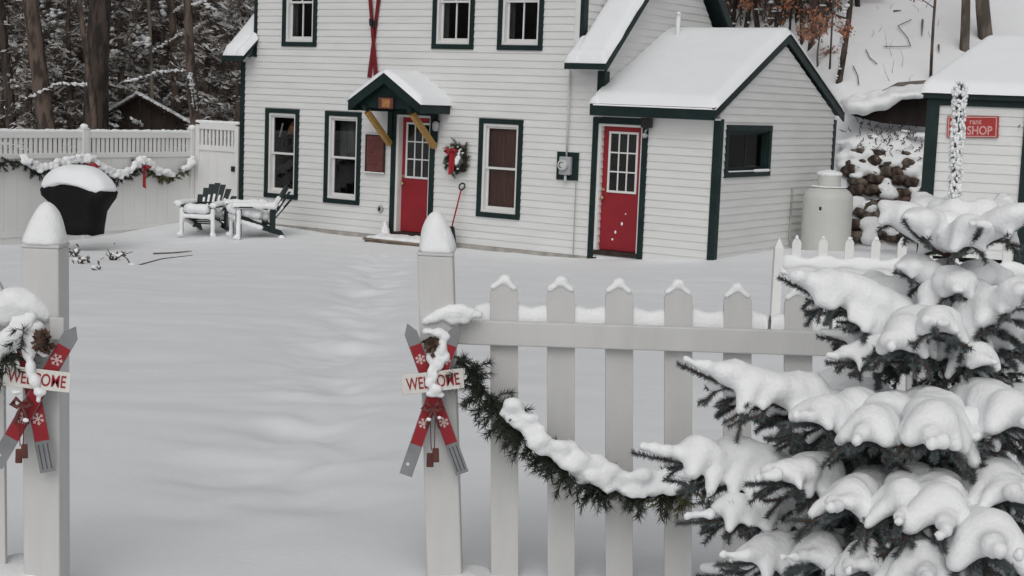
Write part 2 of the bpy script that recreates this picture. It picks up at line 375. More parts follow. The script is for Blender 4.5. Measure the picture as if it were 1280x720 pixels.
# ------------------------------------------------------------------ roof snow: thick, rounded lip, uneven
def roof_snow(parent, x0, x1, wa, za, wb, zb, th, name='roof_snow', res=.08, lip=.05):
    """blanket over a slope from eave (wa, za) to ridge (wb, zb); round lip on all free edges"""
    nx = max(6, int((x1-x0)/res)); L = math.hypot(wb-wa, zb-za); nw = max(6, int(L/res))
    v = []; f = []
    sx = x0*3.1+wa
    for j in range(nw+1):
        tw = j/nw
        for i in range(nx+1):
            tx = i/nx; e = min(tx*(x1-x0), (1-tx)*(x1-x0), tw*L*1.0)
            r = min(1, e/.14); prof = math.sqrt(max(0, 1-(1-r)**2))
            X = x0+(x1-x0)*tx; wv = wa+(wb-wa)*tw; zv = za+(zb-za)*tw
            h = th*prof*(1+.30*float(fbm(X*1.3+sx, tw*L*1.3)))
            ed = lip*(prof-.5) if tw < .5 else 0
            v.append((X+(float(vnoise(tw*L*5, 3))-.5)*.02*(tx < .01 or tx > .99), wv-(.03*prof if tw*L < .14 else 0), zv+h+.002))
    b0 = len(v)
    for j in range(nw):
        for i in range(nx): a = j*(nx+1)+i; f.append((a, a+1, a+nx+2, a+nx+1))
    mb = MB(); mb.add(v, f); return mb.build(name, 'snow', parent, smooth=True)
EZ = EAVE+.06
roof_snow(r1, -.12, .285, RW0-.03, EZ, RIDGE_W, RIDGE_H+.06, .14)
roof_snow(r2, 7.355, CORNER+.265, RW0-.03, EZ, RIDGE_W, RIDGE_H+.06, .13, res=.05)
roof_snow(r2b, 7.26, 7.55, RW0-.03, EZ, -.04, EZ+.34*k0, .12, res=.04)
roof_snow(r1b, .2, .41, RW0-.03, EZ, -.04, EZ+.34*k0, .12, res=.04)

# ------------------------------------------------------------------ the side wing
A0, A1, AD = CORNER+.003, 9.80, 4.45
APK_H = 3.46
aops = [(7.75, 8.60, .06, 2.22)]
wing_f = lambda a, o, z: (a, -o-.004, z)
wall(HOUSE, wing_f, lambda z: (A0, A1), .04, 2.34, aops, .118)
def span_wing(z):
    if z < 2.36: return (0, AD)
    k = (APK_H-z)/(APK_H-2.36); return (2.2-2.2*k, 2.2+(AD-2.2)*k)
wing_g = lambda a, o, z: (A1+o, a, z)
GW = (.20, 1.82, 1.38, 2.18)
wall(HOUSE, wing_g, span_wing, .10, APK_H-.02, [GW], .118, slope=[2.36, 2.8, 3.2])
b = MB(); b.box(8.0, A1-.1, AD-.1, AD, 0, 2.3); b.build('wall', 'siding', HOUSE)
b = MB(); b.box(A0+.02, A1+.02, -.03, -.008, -.3, .038); b.build('foundation', 'siding', HOUSE)
b = MB(); b.box(A1+.005, A1+.03, 0, AD, -.3, .098); b.build('foundation', 'foundation', HOUSE)
trim(HOUSE, 'corner_board', (A1-.085, A1+.032, -.036, .085, -.1, 2.26))
trim(HOUSE, 'corner_board', (A1-.02, A1+.032, AD-.07, AD+.03, -.1, 2.3))
# wing roof
AE = 2.37; AW0 = -.26; AX0, AX1 = CORNER-.05, A1+.03
ka = (3.60-AE)/(2.2-AW0)
def aroof(x0, x1, w0, w1):
    return slab(HOUSE, 'roof', 'green', [(x0, w0, AE+(w0-AW0)*ka), (x1, w0, AE+(w0-AW0)*ka), (x1, w1, AE+(w1-AW0)*ka), (x0, w1, AE+(w1-AW0)*ka)], .05)
ra = aroof(CORNER+.05, AX1, AW0, 2.2)
ra2 = aroof(AX0, CORNER+.048, AW0, -.04)
kb = (3.60-AE)/(AD+.26-2.2)
rb = slab(HOUSE, 'roof', 'green', [(CORNER+.05, AD+.26, AE), (AX1, AD+.26, AE), (AX1, 2.202, 3.60), (CORNER+.05, 2.202, 3.60)], .05)
rake(HOUSE, AX1+.002, AX1+.03, AW0-.03, AE+.05, 2.2, 3.65, .15)
rake(HOUSE, AX1+.002, AX1+.03, AD+.29, AE+.05, 2.2, 3.65, .15)
trim(HOUSE, 'fascia', (AX0, AX1+.03, AW0-.05, AW0-.022, AE-.13, AE+.055))
trim(HOUSE, 'soffit', (AX0+.01, AX1, AW0-.02, -.03, AE-.13, AE-.105), mt='white')
trim(HOUSE, 'frieze_board', (8.605, A1-.09, -.03, -.006, 2.262, 2.34), mt='white')
# snow blanket over both slopes, rounded over the ridge
def wing_snow():
    x0, x1 = CORNER+.01, AX1+.05; prof = []
    n = 60; v = []; f = []; nx = 30
    for j in range(n+1):
        t = j/n
        w = AW0-.06 + t*(AD+.30+.06-AW0+.02)
        zz = AE+.055+(w-AW0)*ka if w < 2.2 else 3.655-(w-2.2)*kb
        for i in range(nx+1):
            X = x0+(x1-x0)*i/nx
            e = min((x1-X), (w-(AW0-.06))*1.1, (AD+.34-w)); r = min(1, max(0, e/.13)); p = math.sqrt(max(0, 1-(1-r)**2))
            h = .15*p*(1+.25*float(fbm(X*1.2+4, w*1.2)))
            rid = -.05*math.exp(-((w-2.2)/.16)**2)
            v.append((X, w, zz+h+rid*p+.001))
    for j in range(n):
        for i in range(nx): a = j*(nx+1)+i; f.append((a, a+1, a+nx+2, a+nx+1))
    mb = MB(); mb.add(v, f); mb.build('roof_snow', 'snow', ra, smooth=True)
wing_snow()
roof_snow(ra2, AX0-.02, CORNER+.12, AW0-.06, AE+.05, -.04, AE+.055+.22*ka, .10, res=.04)
# vent pipe through the wing roof, its top capped with rime
b = MB(); b.tube([(8.05, 1.80, 3.4), (8.05, 1.80, 3.92)], .035, 12); b.tube([(8.05, 1.80, 3.92), (8.05, 1.80, 3.97)], [.05, .03], 12)
b.build('vent_pipe', 'snow_fine', HOUSE, smooth=True)
b = MB(); b.tube([(9.2, 3.0, 3.2), (9.2, 3.0, 3.75)], .04, 12); b.build('vent_pipe', 'snow_fine', HOUSE, smooth=True)

# ------------------------------------------------------------------ windows
def ring(parent, name, mt, l, r, b_, t, wd, y0, y1, bevel=.003, sillw=None, fn=None):
    """four mitre-free boards round a rectangle"""
    fn = fn or (lambda x, y, z: (x, y, z)); k = MB(); sw = sillw or wd
    def bx(x0, x1, z0, z1, ya, yb):
        k.hexa([Vector(fn(*p)) for p in ((x0,ya,z0),(x1,ya,z0),(x1,yb,z0),(x0,yb,z0),(x0,ya,z1),(x1,ya,z1),(x1,yb,z1),(x0,yb,z1))])
    bx(l, l+wd, b_+sw, t-wd, y0, y1); bx(r-wd, r, b_+sw, t-wd, y0, y1); bx(l, r, t-wd, t, y0-.002, y1); bx(l, r, b_, b_+sw, y0-.004, y1)
    return k.build(name, mt, parent, bevel=bevel)
def bxp(parent, name, mt, x0, x1, y0, y1, z0, z1, fn=None, bevel=0):
    fn = fn or (lambda x, y, z: (x, y, z)); k = MB()
    k.hexa([Vector(fn(*p)) for p in ((x0,y0,z0),(x1,y0,z0),(x1,y1,z0),(x0,y1,z0),(x0,y0,z1),(x1,y0,z1),(x1,y1,z1),(x0,y1,z1))])
    return k.build(name, mt, parent, bevel=bevel)
def room(parent, l, r, b_, t, d, fn=None, mt='room'):
    fn = fn or (lambda x, y, z: (x, y, z)); k = MB(); e = .25
    L, R_, B, T = l-e, r+e, b_-e, t+e
    c = [fn(*p) for p in ((L,.13,B),(R_,.13,B),(R_,.13,T),(L,.13,T),(L,d,B),(R_,d,B),(R_,d,T),(L,d,T))]
    k.add(c, [(4,5,6,7),(0,1,5,4),(1,2,6,5),(2,3,7,6),(3,0,4,7)]); return k.build('room', mt, parent)
def double_hung(l, r, b_, t, muntin=False, inside=None):
    tw = .082; w = ring(HOUSE, 'window', 'green', l, r, b_, t, tw, -.04, .02)
    l2, r2, b2, t2 = l+tw, r-tw, b_+tw, t-tw
    ring(w, 'frame', 'white', l2, r2, b2, t2, .042, -.018, .11, sillw=.05)
    l3, r3, b3, t3 = l2+.042, r2-.042, b2+.05, t2-.042; mid = (b3+t3)/2+.0
    s1 = ring(w, 'sash', 'white', l3, r3, mid-.02, t3, .036, .03, .06); bxp(w, 'pane', 'glass', l3+.034, r3-.034, .044, .048, mid+.014, t3-.034)
    s2 = ring(w, 'sash', 'white', l3, r3, b3, mid+.022, .036, .062, .095, sillw=.05); bxp(w, 'pane', 'glass', l3+.034, r3-.034, .077, .081, b3+.048, mid-.012)
    if muntin:
        c = (l3+r3)/2
        bxp(w, 'muntin', 'white', c-.012, c+.012, .034, .058, mid+.015, t3-.035); bxp(w, 'muntin', 'white', c-.012, c+.012, .066, .092, b3+.049, mid-.013)
    room(w, l3, r3, b3, t3, 1.1)
    if inside: inside(w, l3, r3, b3, t3, mid)
    return w
def in1(w, l, r, b_, t, mid):
    k = MB(); k.lathe([(.19, 0), (.11, .24)], 16, ((l+r)/2+.04, .34, t-.34)); k.build('lampshade', 'lampshade', w, smooth=True)
    k = MB(); k.tube([(l+.09, .13, t-.40), (l+.17, .13, t-.14)], .016, 8); k.build('candle', 'signwhite', w, smooth=True)
    k = MB(); k.box(l-.1, r+.1, .50, .56, b_-.1, mid+.12); k.build('sideboard', 'wood_dark', w)
def in2_reflection(w, l, r, b_, t, mid):
    k = MB(); k.box(l-.05, r+.05, .30, .32, mid-.05, t+.1); k.build('curtain', 'curtain_reflect', w)  # sky reflection put into a grey panel behind the upper sash, no real curtain
def in3(w, l, r, b_, t, mid):
    k = MB(); n = 24; v = []; f = []
    for i in range(n+1):
        x = l-.05+(r-l+.1)*i/n; y = .15+.02*math.sin(i*1.9)
        v += [(x, y, b_-.1), (x, y, t+.1)]
    f = [(2*i, 2*i+2, 2*i+3, 2*i+1) for i in range(n)]; k.add(v, f); k.build('curtain', 'curtain', w, smooth=True)
for (l, r), fn_ in zip(LW, (in1, in2_reflection, in3)): double_hung(l, r, .48, 2.11, False, fn_)
def inu(w, l, r, b_, t, mid):
    for x in (l-.02, r-.08):
        k = MB(); k.box(x, x+.10, .16, .18, b_-.05, t+.05); k.build('curtain', 'curtain_reflect', w)
for l, r in UW: double_hung(l, r, 3.23, 4.80, True, inu)
# sliding window in the gable end of the wing
gf = lambda x, y, z: (A1-y, x, z)
l, r, b_, t = GW
w = ring(HOUSE, 'window', 'green', l, r, b_, t, .085, -.04, .02, fn=gf); l, r, b_, t = l+.085, r-.085, b_+.085, t-.085
ring(w, 'frame', 'green', l, r, b_, t, .03, -.01, .10, fn=gf)
c = (l+r)/2
for x0, x1, y in ((l+.03, c+.02, .03), (c-.02, r-.03, .06)):
    ring(w, 'sash', 'green', x0, x1, b_+.03, t-.03, .032, y, y+.028, fn=gf); bxp(w, 'pane', 'glass', x0+.03, x1-.03, y+.012, y+.016, b_+.06, t-.06, fn=gf)
room(w, l, r, b_, t, .9, fn=gf)
k = MB()
for i, x in enumerate((l+.05, c+.04)):
    k.add([gf(x, .3, b_), gf(x+.42, .3, b_), gf(x+.42, .3, t), gf(x, .3, t)], [(0, 1, 2, 3)])
k.build('curtain', 'curtain_reflect', w)
snow('sill_snow', [((A1+.045, x, GW[2]+.085+.008), (.03, .07, .012+.014*(x > 1.2))) for x in np.linspace(.35, 1.70, 22)], .012, w, iters=2)

# ------------------------------------------------------------------ doors
def door(l, r, b_, t, y, glass, name='door', lock_left=True):
    """green casing l..r outside, white jamb, red slab with a nine-light window"""
    tw = .095; d = bxp(HOUSE, name, 'red', l+tw+.05, r-tw-.03, y+.001, y+.045, b_+.06, t-.135)
    k = MB(); k.box(l, l+tw, -.045, .02, b_-.25, t-tw); k.box(r-tw, r, -.045, .02, b_-.25, t-tw); k.box(l, r, -.048, .02, t-tw, t); k.build('casing', 'green', d, bevel=.004)
    k = MB(); k.box(l+tw, l+tw+.05, -.02, y+.05, b_+.05, t-tw); k.box(r-tw-.03, r-tw, -.02, y+.05, b_+.05, t-tw); k.box(l+tw+.05, r-tw-.03, -.02, y+.05, t-.133, t-tw-.001); k.build('jamb', 'white', d)
    bxp(d, 'threshold', 'wood_dark', l+tw, r-tw, -.05, y+.05, b_-.02, b_+.05)
    gl_, gr, gb, gt = glass; f = ring(d, 'window', 'white', gl_, gr, gb, gt, .035, y-.016, y+.02)
    bxp(f, 'pane', 'glass', gl_+.03, gr-.03, y-.004, y-.0015, gb+.03, gt-.03)
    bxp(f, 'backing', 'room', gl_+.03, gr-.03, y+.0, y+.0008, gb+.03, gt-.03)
    for i in (1, 2):
        x = gl_+.03+(gr-gl_-.06)*i/3; bxp(f, 'muntin', 'white', x-.011, x+.011, y-.013, y-.004, gb+.034, gt-.034)
        z = gb+.03+(gt-gb-.06)*i/3; bxp(f, 'muntin', 'white', gl_+.034, gr-.034, y-.012, y-.0045, z-.011, z+.011)
    x = l+tw+.10
    k = MB(); k.tube([(x, y, b_+.88), (x, y-.03, b_+.88)], .012, 10); k.tube([(x, y-.03, b_+.88), (x, y-.045, b_+.88), (x, y-.065, b_+.88)], [.02, .03, .018], 12); k.build('handle', 'brass', d, smooth=True)
    k = MB(); k.tube([(x, y+.0, b_+1.01), (x, y-.018, b_+1.01)], .024, 12); k.build('deadbolt', 'brass', d)
    room(d, l+.1, r-.1, b_+.05, t-.1, .6)
    return d
d1 = door(3.57, 4.50, .04, 2.20, .10, (3.795, 4.345, 1.02, 1.98))
d2 = door(7.61, 8.60, .07, 2.21, .06, (7.865, 8.395, 1.04, 2.00))
# little snow left on the lower panel of the wing's door
snow('door_snow', [((8.05, .06, .42), (.02, .006, .028)), ((8.16, .06, .56), (.02, .006, .03)), ((8.0, .06, .30), (.018, .006, .02)), ((8.22, .06, .72), (.012, .005, .012))], .005, d2, iters=1)

# ------------------------------------------------------------------ gabled hood over the front door
HD = .84; HL, HR = 3.30, 4.78; HC = (HL+HR)/2; HE = 2.27; HP = 2.74
kh = (HP-HE)/(HC-HL)
hood = MB()
hood.hexa([Vector(p) for p in ((HL, -HD, HE), (HC, -HD, HP), (HC, -.03, HP), (HL, -.03, HE))] + [Vector(p) for p in ((HL, -HD, HE+.05), (HC, -HD, HP+.05), (HC, -.03, HP+.05), (HL, -.03, HE+.05))])
hood.hexa([Vector(p) for p in ((HC, -HD, HP), (HR, -HD, HE), (HR, -.03, HE), (HC, -.03, HP))] + [Vector(p) for p in ((HC, -HD, HP+.05), (HR, -HD, HE+.05), (HR, -.03, HE+.05), (HC, -.03, HP+.05))])
hood = hood.build('porch_hood', 'green', HOUSE)
k = MB()
for s_ in (-1, 1):
    e = HC+s_*(HC-HL+.02)
    k.hexa([Vector(p) for p in ((e, -HD-.03, HE-.12), (HC, -HD-.03, HP-.12), (HC, -HD-.001, HP-.12), (e, -HD-.001, HE-.12), (e, -HD-.03, HE+.055), (HC, -HD-.03, HP+.055), (HC, -HD-.001, HP+.055), (e, -HD-.001, HE+.055))])
k.build('rake_board', 'green', hood)
k = MB(); fnp = lambda a, b_, d: (a, d, b_)
k.prism([(HL+.12, HE-.06), (HR-.12, HE-.06), (HR-.12, HE+.03), (HC, HP-.05), (HL+.12, HE+.03)], fnp, -HD+.12, -HD+.17); k.build('gable_panel', 'green', hood)
trim(hood, 'fascia', (HR-.005, HR+.022, -HD-.03, -.03, HE-.12, HE+.055)); trim(hood, 'fascia', (HL-.022, HL+.005, -HD-.03, -.03, HE-.12, HE+.055))
trim(hood, 'beam', (HL+.22, HL+.30, -HD+.05, -.04, HE-.12, HE-.03)); trim(hood, 'beam', (HR-.30, HR-.22, -HD+.05, -.04, HE-.12, HE-.03))
trim(hood, 'wall_plate', (HR-.30, HR-.20, -.07, -.05, HE-.60, HE-.06)); trim(hood, 'wall_plate', (HL+.20, HL+.30, -.07, -.05, HE-.62, HE-.06))
for x in (HL+.26, HR-.26):
    k = MB(); a0 = Vector((x, -HD+.14, HE-.13)); a1 = Vector((x, -.06, HE-.68)); dd = (a1-a0).normalized(); nn = dd.cross(Vector((1, 0, 0))).normalized()*.045; ww = Vector((.042, 0, 0))
    k.hexa([a0-nn-ww, a0-nn+ww, a0+nn+ww, a0+nn-ww, a1-nn-ww, a1-nn+ww, a1+nn+ww, a1+nn-ww]); k.build('bracket', 'wood_tan', hood, bevel=.004)
def hood_snow():
    v = []; f = []; n = 44; nd = 22
    for j in range(nd+1):
        y = -HD-.04+(HD+.03)*j/nd
        for i in range(n+1):
            x = HL-.05+(HR-HL+.10)*i/n; zz = HP+.055-abs(x-HC)*kh
            e = min(x-(HL-.05), HR+.05-x, y-(-HD-.04)+.0); r = min(1, max(0, e/.10)); p = math.sqrt(max(0, 1-(1-r)**2))
            h = .115*p*(1+.25*float(fbm(x*2, y*2+9))) - .045*math.exp(-((x-HC)/.12)**2)*p
            v.append((x, y, zz+h))
    for j in range(nd):
        for i in range(n): a = j*(n+1)+i; f.append((a, a+1, a+n+2, a+n+1))
    k = MB(); k.add(v, f); k.build('roof_snow', 'snow', hood, smooth=True)
hood_snow()
# ------------------------------------------------------------------ step at the front door
st = thing('door_step', 'low brown wooden step under the front door, snow on its tread', 'step', HM @ Matrix.Translation((3.98, -.35, -.07)))
k = MB(); k.box(-.42, .78, -.34, .27, -.35, .04); k.build('riser', 'step', st, bevel=.01)
for i in range(3): bxp(st, 'plank', 'step', -.44, .80, -.36+i*.21, -.36+i*.21+.20, .042, .075, bevel=.006)
snow('snow', [((x, y, .085), (.10, .10, .03+random.random()*.03)) for x in np.linspace(-.34, .72, 14) for y in (-.25, -.1, .05, .18)] + [((-.42, .22, .12), (.09, .08, .16)), ((-.44, .24, .22), (.05, .05, .12))], .02, st)

# ------------------------------------------------------------------ needles, leaves, twigs
def tri_mesh(name, T, mats, parent=None, kind=None, mi=None):
    """T: (n, 3, 3) triangles"""
    T = np.asarray(T, np.float32); n = len(T); me = bpy.data.meshes.new(name)
    me.vertices.add(n*3); me.vertices.foreach_set('co', T.ravel()); me.loops.add(n*3); me.loops.foreach_set('vertex_index', np.arange(n*3, dtype=np.int32))
    me.polygons.add(n); me.polygons.foreach_set('loop_start', np.arange(0, n*3, 3, dtype=np.int32))
    mats = mats if isinstance(mats, (list, tuple)) else [mats]
    for q in mats: me.materials.append(M[q])
    if mi is not None: me.polygons.foreach_set('material_index', np.asarray(mi, np.int32))
    me.update(calc_edges=True); return link(name, me, parent, kind=kind)
def norm(a): return a/np.maximum(np.linalg.norm(a, axis=-1, keepdims=True), 1e-9)
def needle_tris(segs, per_m, length, width, ang=55, up_bias=0.):
    """needles round twig segments [(p0, p1), ...] -> triangles"""
    out = []
    for p0, p1 in segs:
        p0 = np.array(p0); p1 = np.array(p1); L = np.linalg.norm(p1-p0); n = max(2, int(L*per_m)); d = (p1-p0)/max(L, 1e-6)
        t = rng.random((n, 1)); P = p0+(p1-p0)*t
        a = rng.normal(size=(n, 3)); a[:, 2] += up_bias; a -= (a@d)[:, None]*d; a = norm(a)
        th = np.radians(ang+rng.normal(size=(n, 1))*12); D = norm(d*np.cos(th)+a*np.sin(th))
        S = norm(np.cross(D, rng.normal(size=(n, 3))))*width/2; ln = length*(.75+.5*rng.random((n, 1)))
        out.append(np.stack([P-S, P+S, P+D*ln], 1))
    return np.concatenate(out)
def leaf_tris(P, size, squash=.45, droop=.0):
    n = len(P); a = rng.normal(size=(n, 3)); a[:, 2] -= droop; a = norm(a); b = norm(np.cross(a, rng.normal(size=(n, 3))))
    s = size*(.6+.8*rng.random((n, 1))); c = P
    v0 = c; v1 = c+a*s*.5+b*s*squash*.5; v2 = c+a*s; v3 = c+a*s*.5-b*s*squash*.5
    return np.concatenate([np.stack([v0, v1, v2], 1), np.stack([v0, v2, v3], 1)])
def polyseg(pts): return list(zip(pts[:-1], pts[1:]))
def bez(a, c, b, n):
    a, c, b = (np.array(x, float) for x in (a, c, b)); t = np.linspace(0, 1, n+1)[:, None]; return a*(1-t)**2+2*c*t*(1-t)+b*t*t

# ------------------------------------------------------------------ things on the front wall
def on_wall(s, h, out=.03): return HM @ Matrix.Translation((s, -out, h))
def wall_ski(label, pb, pt, out):
    s0, h0 = fac(*pb); s1, h1 = fac(*pt); d = Vector((s1-s0, 0, h1-h0)).normalized(); L = 1.95; n = Vector((d.z, 0, -d.x))
    t = thing('ski', label, 'ski', on_wall(s0, h0, out), 'crossed skis on the front wall')
    k = MB(); N = 26; v = []; f = []
    for i in range(N+1):
        q = i/N; wd = (.044-.010*math.sin(math.pi*min(1, q*1.15))) * (1 if q < .92 else max(.08, (1-q)/.08)); lift = -.0 if q < .9 else -((q-.9)/.1)**2*.11
        for sx in (-1, 1):
            for dy in (0, -.014): p = d*(q*L)+n*(sx*wd); v.append((p.x, p.y+dy+lift, p.z))
    for i in range(N):
        a = i*4; b_ = a+4; f += [(a, b_, b_+2, a+2), (a+1, a+3, b_+3, b_+1), (a, a+1, b_+1, b_), (a+2, b_+2, b_+3, a+3)]
    f += [(0, 2, 3, 1), (N*4, N*4+1, N*4+3, N*4+2)]
    k.add(v, f); k.build('board', 'skired', t)
    p = d*.92; k = MB(); k.box(-.03, .03, -.05, -.0142, -.06, .06, Matrix.Translation(p) @ Matrix.Rotation(math.atan2(d.x, d.z), 4, 'Y')); k.build('binding', 'blackmetal', t, bevel=.006)
wall_ski('dark red ski on the white wall, its lower end left of the other ski', (463.5, 97), (475, 0), .034)
wall_ski('dark red ski on the white wall, its lower end right of the other ski', (472.5, 95), (465.5, 0), .052)
# plaque with a reddish face
s0, h0 = fac(459, 216); s1, h1 = fac(483, 168)
t = thing('plaque', 'reddish brown plaque on the wall left of the front door', 'plaque', on_wall((s0+s1)/2, (h0+h1)/2, .024)); wv, hv = (s1-s0)/2, (h1-h0)/2-.02
k = MB(); k.box(-wv, wv, -.03, 0, -hv, hv, Matrix.Rotation(.03, 4, 'Y')); k.build('board', 'plaque', t, bevel=.006)
ring(t, 'frame', 'wood_dark', -wv-.01, wv+.01, -hv-.01, hv+.01, .025, -.04, -.002)
k = MB()
for i in range(7): k.box(-wv*.6, wv*random.uniform(.2, .6), -.033, -.0305, hv*.66-i*hv*.21, hv*.66-i*hv*.21+.012)
k.build('lettering', 'rust', t)
snow('snow', [((x, -.05, -hv-.002), (.03, .03, .014)) for x in np.linspace(-wv, wv, 9)] + [((x, -.03, hv+.012), (.03, .02, .01)) for x in np.linspace(-wv, wv, 8)], .008, t, iters=2)
# small number board under the hood
s0, h0 = fac(483.5, 129, -HD+.1)
t = thing('house_sign', 'small brown wooden board hung in the gable of the door hood', 'sign', HM @ Matrix.Translation((s0, -HD+.085, h0)))
k = MB(); k.box(-.155, .155, -.02, 0, -.092, .092); k.build('board', 'plaque', t, bevel=.006)
k = MB(); k.box(-.075, .10, -.028, -.0205, -.07, .07); k.build('panel', 'plaque_l', t, bevel=.004)
# wreath
s0, h0 = fac(575, 199); t = thing('wreath', 'green Christmas wreath with red bow between the front door and a window', 'wreath', on_wall(s0, h0, .05))
segs = []
for i in range(90):
    a = random.uniform(0, 2*math.pi); r = .175+random.gauss(0, .035); p = Vector((math.cos(a)*r*.92, -.05+random.gauss(0, .02), math.sin(a)*r*1.08))
    a2 = a+1.2+random.gauss(0, .5); q = p+Vector((math.cos(a2)*.1, random.uniform(-.04, .01), math.sin(a2)*.1)); segs.append((p, q))
tri_mesh('foliage', needle_tris(segs, 420, .05, .007), 'needle_d', t); tri_mesh('foliage', needle_tris(segs[:40], 240, .05, .008), 'needle_o', t)
k = MB(); k.tube([(math.cos(i*math.pi/8)*.17, -.03, math.sin(i*math.pi/8)*.19) for i in range(17)], .03, 8, cap=False); k.build('ring', 'wood_dark', t)
k = MB()
for (x0, x1, z0, z1) in ((-.115, -.045, -.26, .10), (-.06, .0, -.20, .10)): k.hexa([Vector((x0, -.115, z0)), Vector((x1, -.125, z0)), Vector((x1, -.12, z0)), Vector((x0, -.11, z0)), Vector((x0+.015, -.12, z1)), Vector((x1+.02, -.13, z1)), Vector((x1+.02, -.12, z1)), Vector((x0+.015, -.11, z1))])
k.build('ribbon', 'ribbon', t)
k = MB()
for sx in (-1, 1):
    k.tube([(-.06, -.13, .12), (-.06+sx*.06, -.15, .17), (-.06+sx*.12, -.13, .13), (-.06+sx*.06, -.12, .09), (-.06, -.13, .12)], [.016, .03, .034, .026, .012], 8)
k.build('bow', 'ribbon', t, smooth=True)
snow('snow', [((random.gauss(.06, .03), -.09, random.gauss(.0, .05)), (.035, .03, .045)) for i in range(7)] + [((math.cos(a)*.17, -.085, math.sin(a)*.19+.02), (.03, .025, .02)) for a in (.5, .9, 1.3, 1.9, 2.4, -2.6, -1.2)], .012, t, iters=2)
# electric meter
s0, h0 = fac(711, 207.5)
t = thing('electric_meter', 'grey round electric meter on a dark green board with its conduit', 'meter', on_wall(s0, h0, .022))
k = MB(); k.box(-.20, .20, -.03, 0, -.225, .225); k.build('board', 'green', t, bevel=.005)
k = MB(); k.box(-.105, .105, -.12, -.031, -.14, .15); k.build('housing', 'grey', t, bevel=.02)
k = MB(); k.prism([(math.cos(i*math.pi/12)*.085, math.sin(i*math.pi/12)*.085+.02) for i in range(24)], lambda a, b_, d: (a, d, b_), -.20, -.121); k.build('dial', 'greylt', t, bevel=.012)
k = MB(); k.tube([(math.cos(i*math.pi/12)*.045, -.202, math.sin(i*math.pi/12)*.045+.02) for i in range(4, 20)], .007, 6); k.build('dial_mark', 'blackmetal', t)
zt = 2.93-h0; k = MB(); k.tube([(-.005, -.05, .15), (-.005, -.05, zt)], .017, 10); k.build('conduit', 'greylt', t, smooth=True)
k = MB(); k.tube([(-.005, -.06, -.14), (-.005, -.06, -.25)], .024, 10); k.build('conduit', 'greylt', t, smooth=True)
k = MB(); k.tube([(.185, -.04, -.22), (.185, -.035, -h0-.1)], .009, 8); k.build('ground_wire', 'grey', t)
k = MB(); k.box(-.20, .20, -.035, 0, .226, .235); k.build('snow', 'snow_fine', t)
# lamp beside the front door, and the floodlight by the wing's door
s0, h0 = fac(549, 156); t = thing('wall_lamp', 'small frosted wall lantern right of the front door', 'lamp', on_wall(s0+.02, h0, .03))
k = MB(); k.lathe([(.02, .0), (.05, .02), (.06, .12), (.035, .17), (.01, .19)], 14, (0, -.10, -.11)); k.build('globe', 'grey', t, smooth=True)
k = MB(); k.tube([(0, 0, .05), (0, -.06, .10), (0, -.10, .08)], .014, 8); k.lathe([(.07, 0), (.03, .05)], 14, (0, -.10, .06)); k.build('bracket', 'blackmetal', t)
s0, h0 = fac(813, 155); t = thing('floodlight', 'black square floodlight with sensor under the wing eave beside its door', 'lamp', on_wall(s0, h0, .03))
k = MB(); k.box(-.085, .085, -.13, -.04, -.06, .09); k.build('head', 'blackmetal', t, bevel=.012)
k = MB(); k.tube([(-.03, 0, -.05), (-.03, -.06, -.05)], .03, 10); k.build('mount', 'blackmetal', t)
k = MB(); k.lathe([(.012, -.05), (.05, -.02), (.055, .0), (.02, .03)], 12, (-.03, -.09, -.17)); k.tube([(-.03, -.02, -.07), (-.03, -.07, -.13)], .016, 8); k.build('sensor', 'grey', t, smooth=True)
s0, h0 = fac(477, 261); t = thing('wall_outlet', 'small grey round outlet cover low on the wall left of the front door', 'outlet', on_wall(s0, h0, .02))
k = MB(); k.prism([(math.cos(i*math.pi/8)*.055, math.sin(i*math.pi/8)*.065) for i in range(16)], lambda a, b_, d: (a, d, b_), -.04, 0); k.build('cover', 'grey', t, bevel=.01)
k = MB(); k.box(-.02, .02, -.05, -.041, -.03, .03); k.build('socket', 'blackmetal', t)
# shovel leaning on the wall
def fp(x, y, o): s_, h_ = fac(x, y, -o); return hp(s_, -o, h_)
pg, pbm = fp(577.5, 233, .09), fp(565, 283, .20)
t = thing('snow_shovel', 'snow shovel with red shaft and black grip leaning by the front door', 'shovel', pbm); R0 = pg-pbm
k = MB(); k.tube([Vector((0, 0, 0)), R0*.93], .013, 8); k.build('shaft', 'ribbon', t, smooth=True)
ax = HU; dn = R0.normalized(); gcen = R0*.97
k = MB(); k.tube([gcen+dn*(-.05)+ax*0] + [gcen+dn*(.055*math.sin(a)+.02)+ax*(.058*math.cos(a)) for a in np.linspace(-1.3, 4.4, 14)], .014, 8); k.build('grip', 'blackmetal', t, smooth=True)
k = MB(); o_ = -dn*.0; k.hexa([o_-ax*.05, o_+ax*.05, o_+ax*.05-HW*.01, o_-ax*.05-HW*.01, -dn*.34-ax*.20, -dn*.34+ax*.20, -dn*.34+ax*.20-HW*.02, -dn*.34-ax*.20-HW*.02]); k.build('blade', 'blackmetal', t)

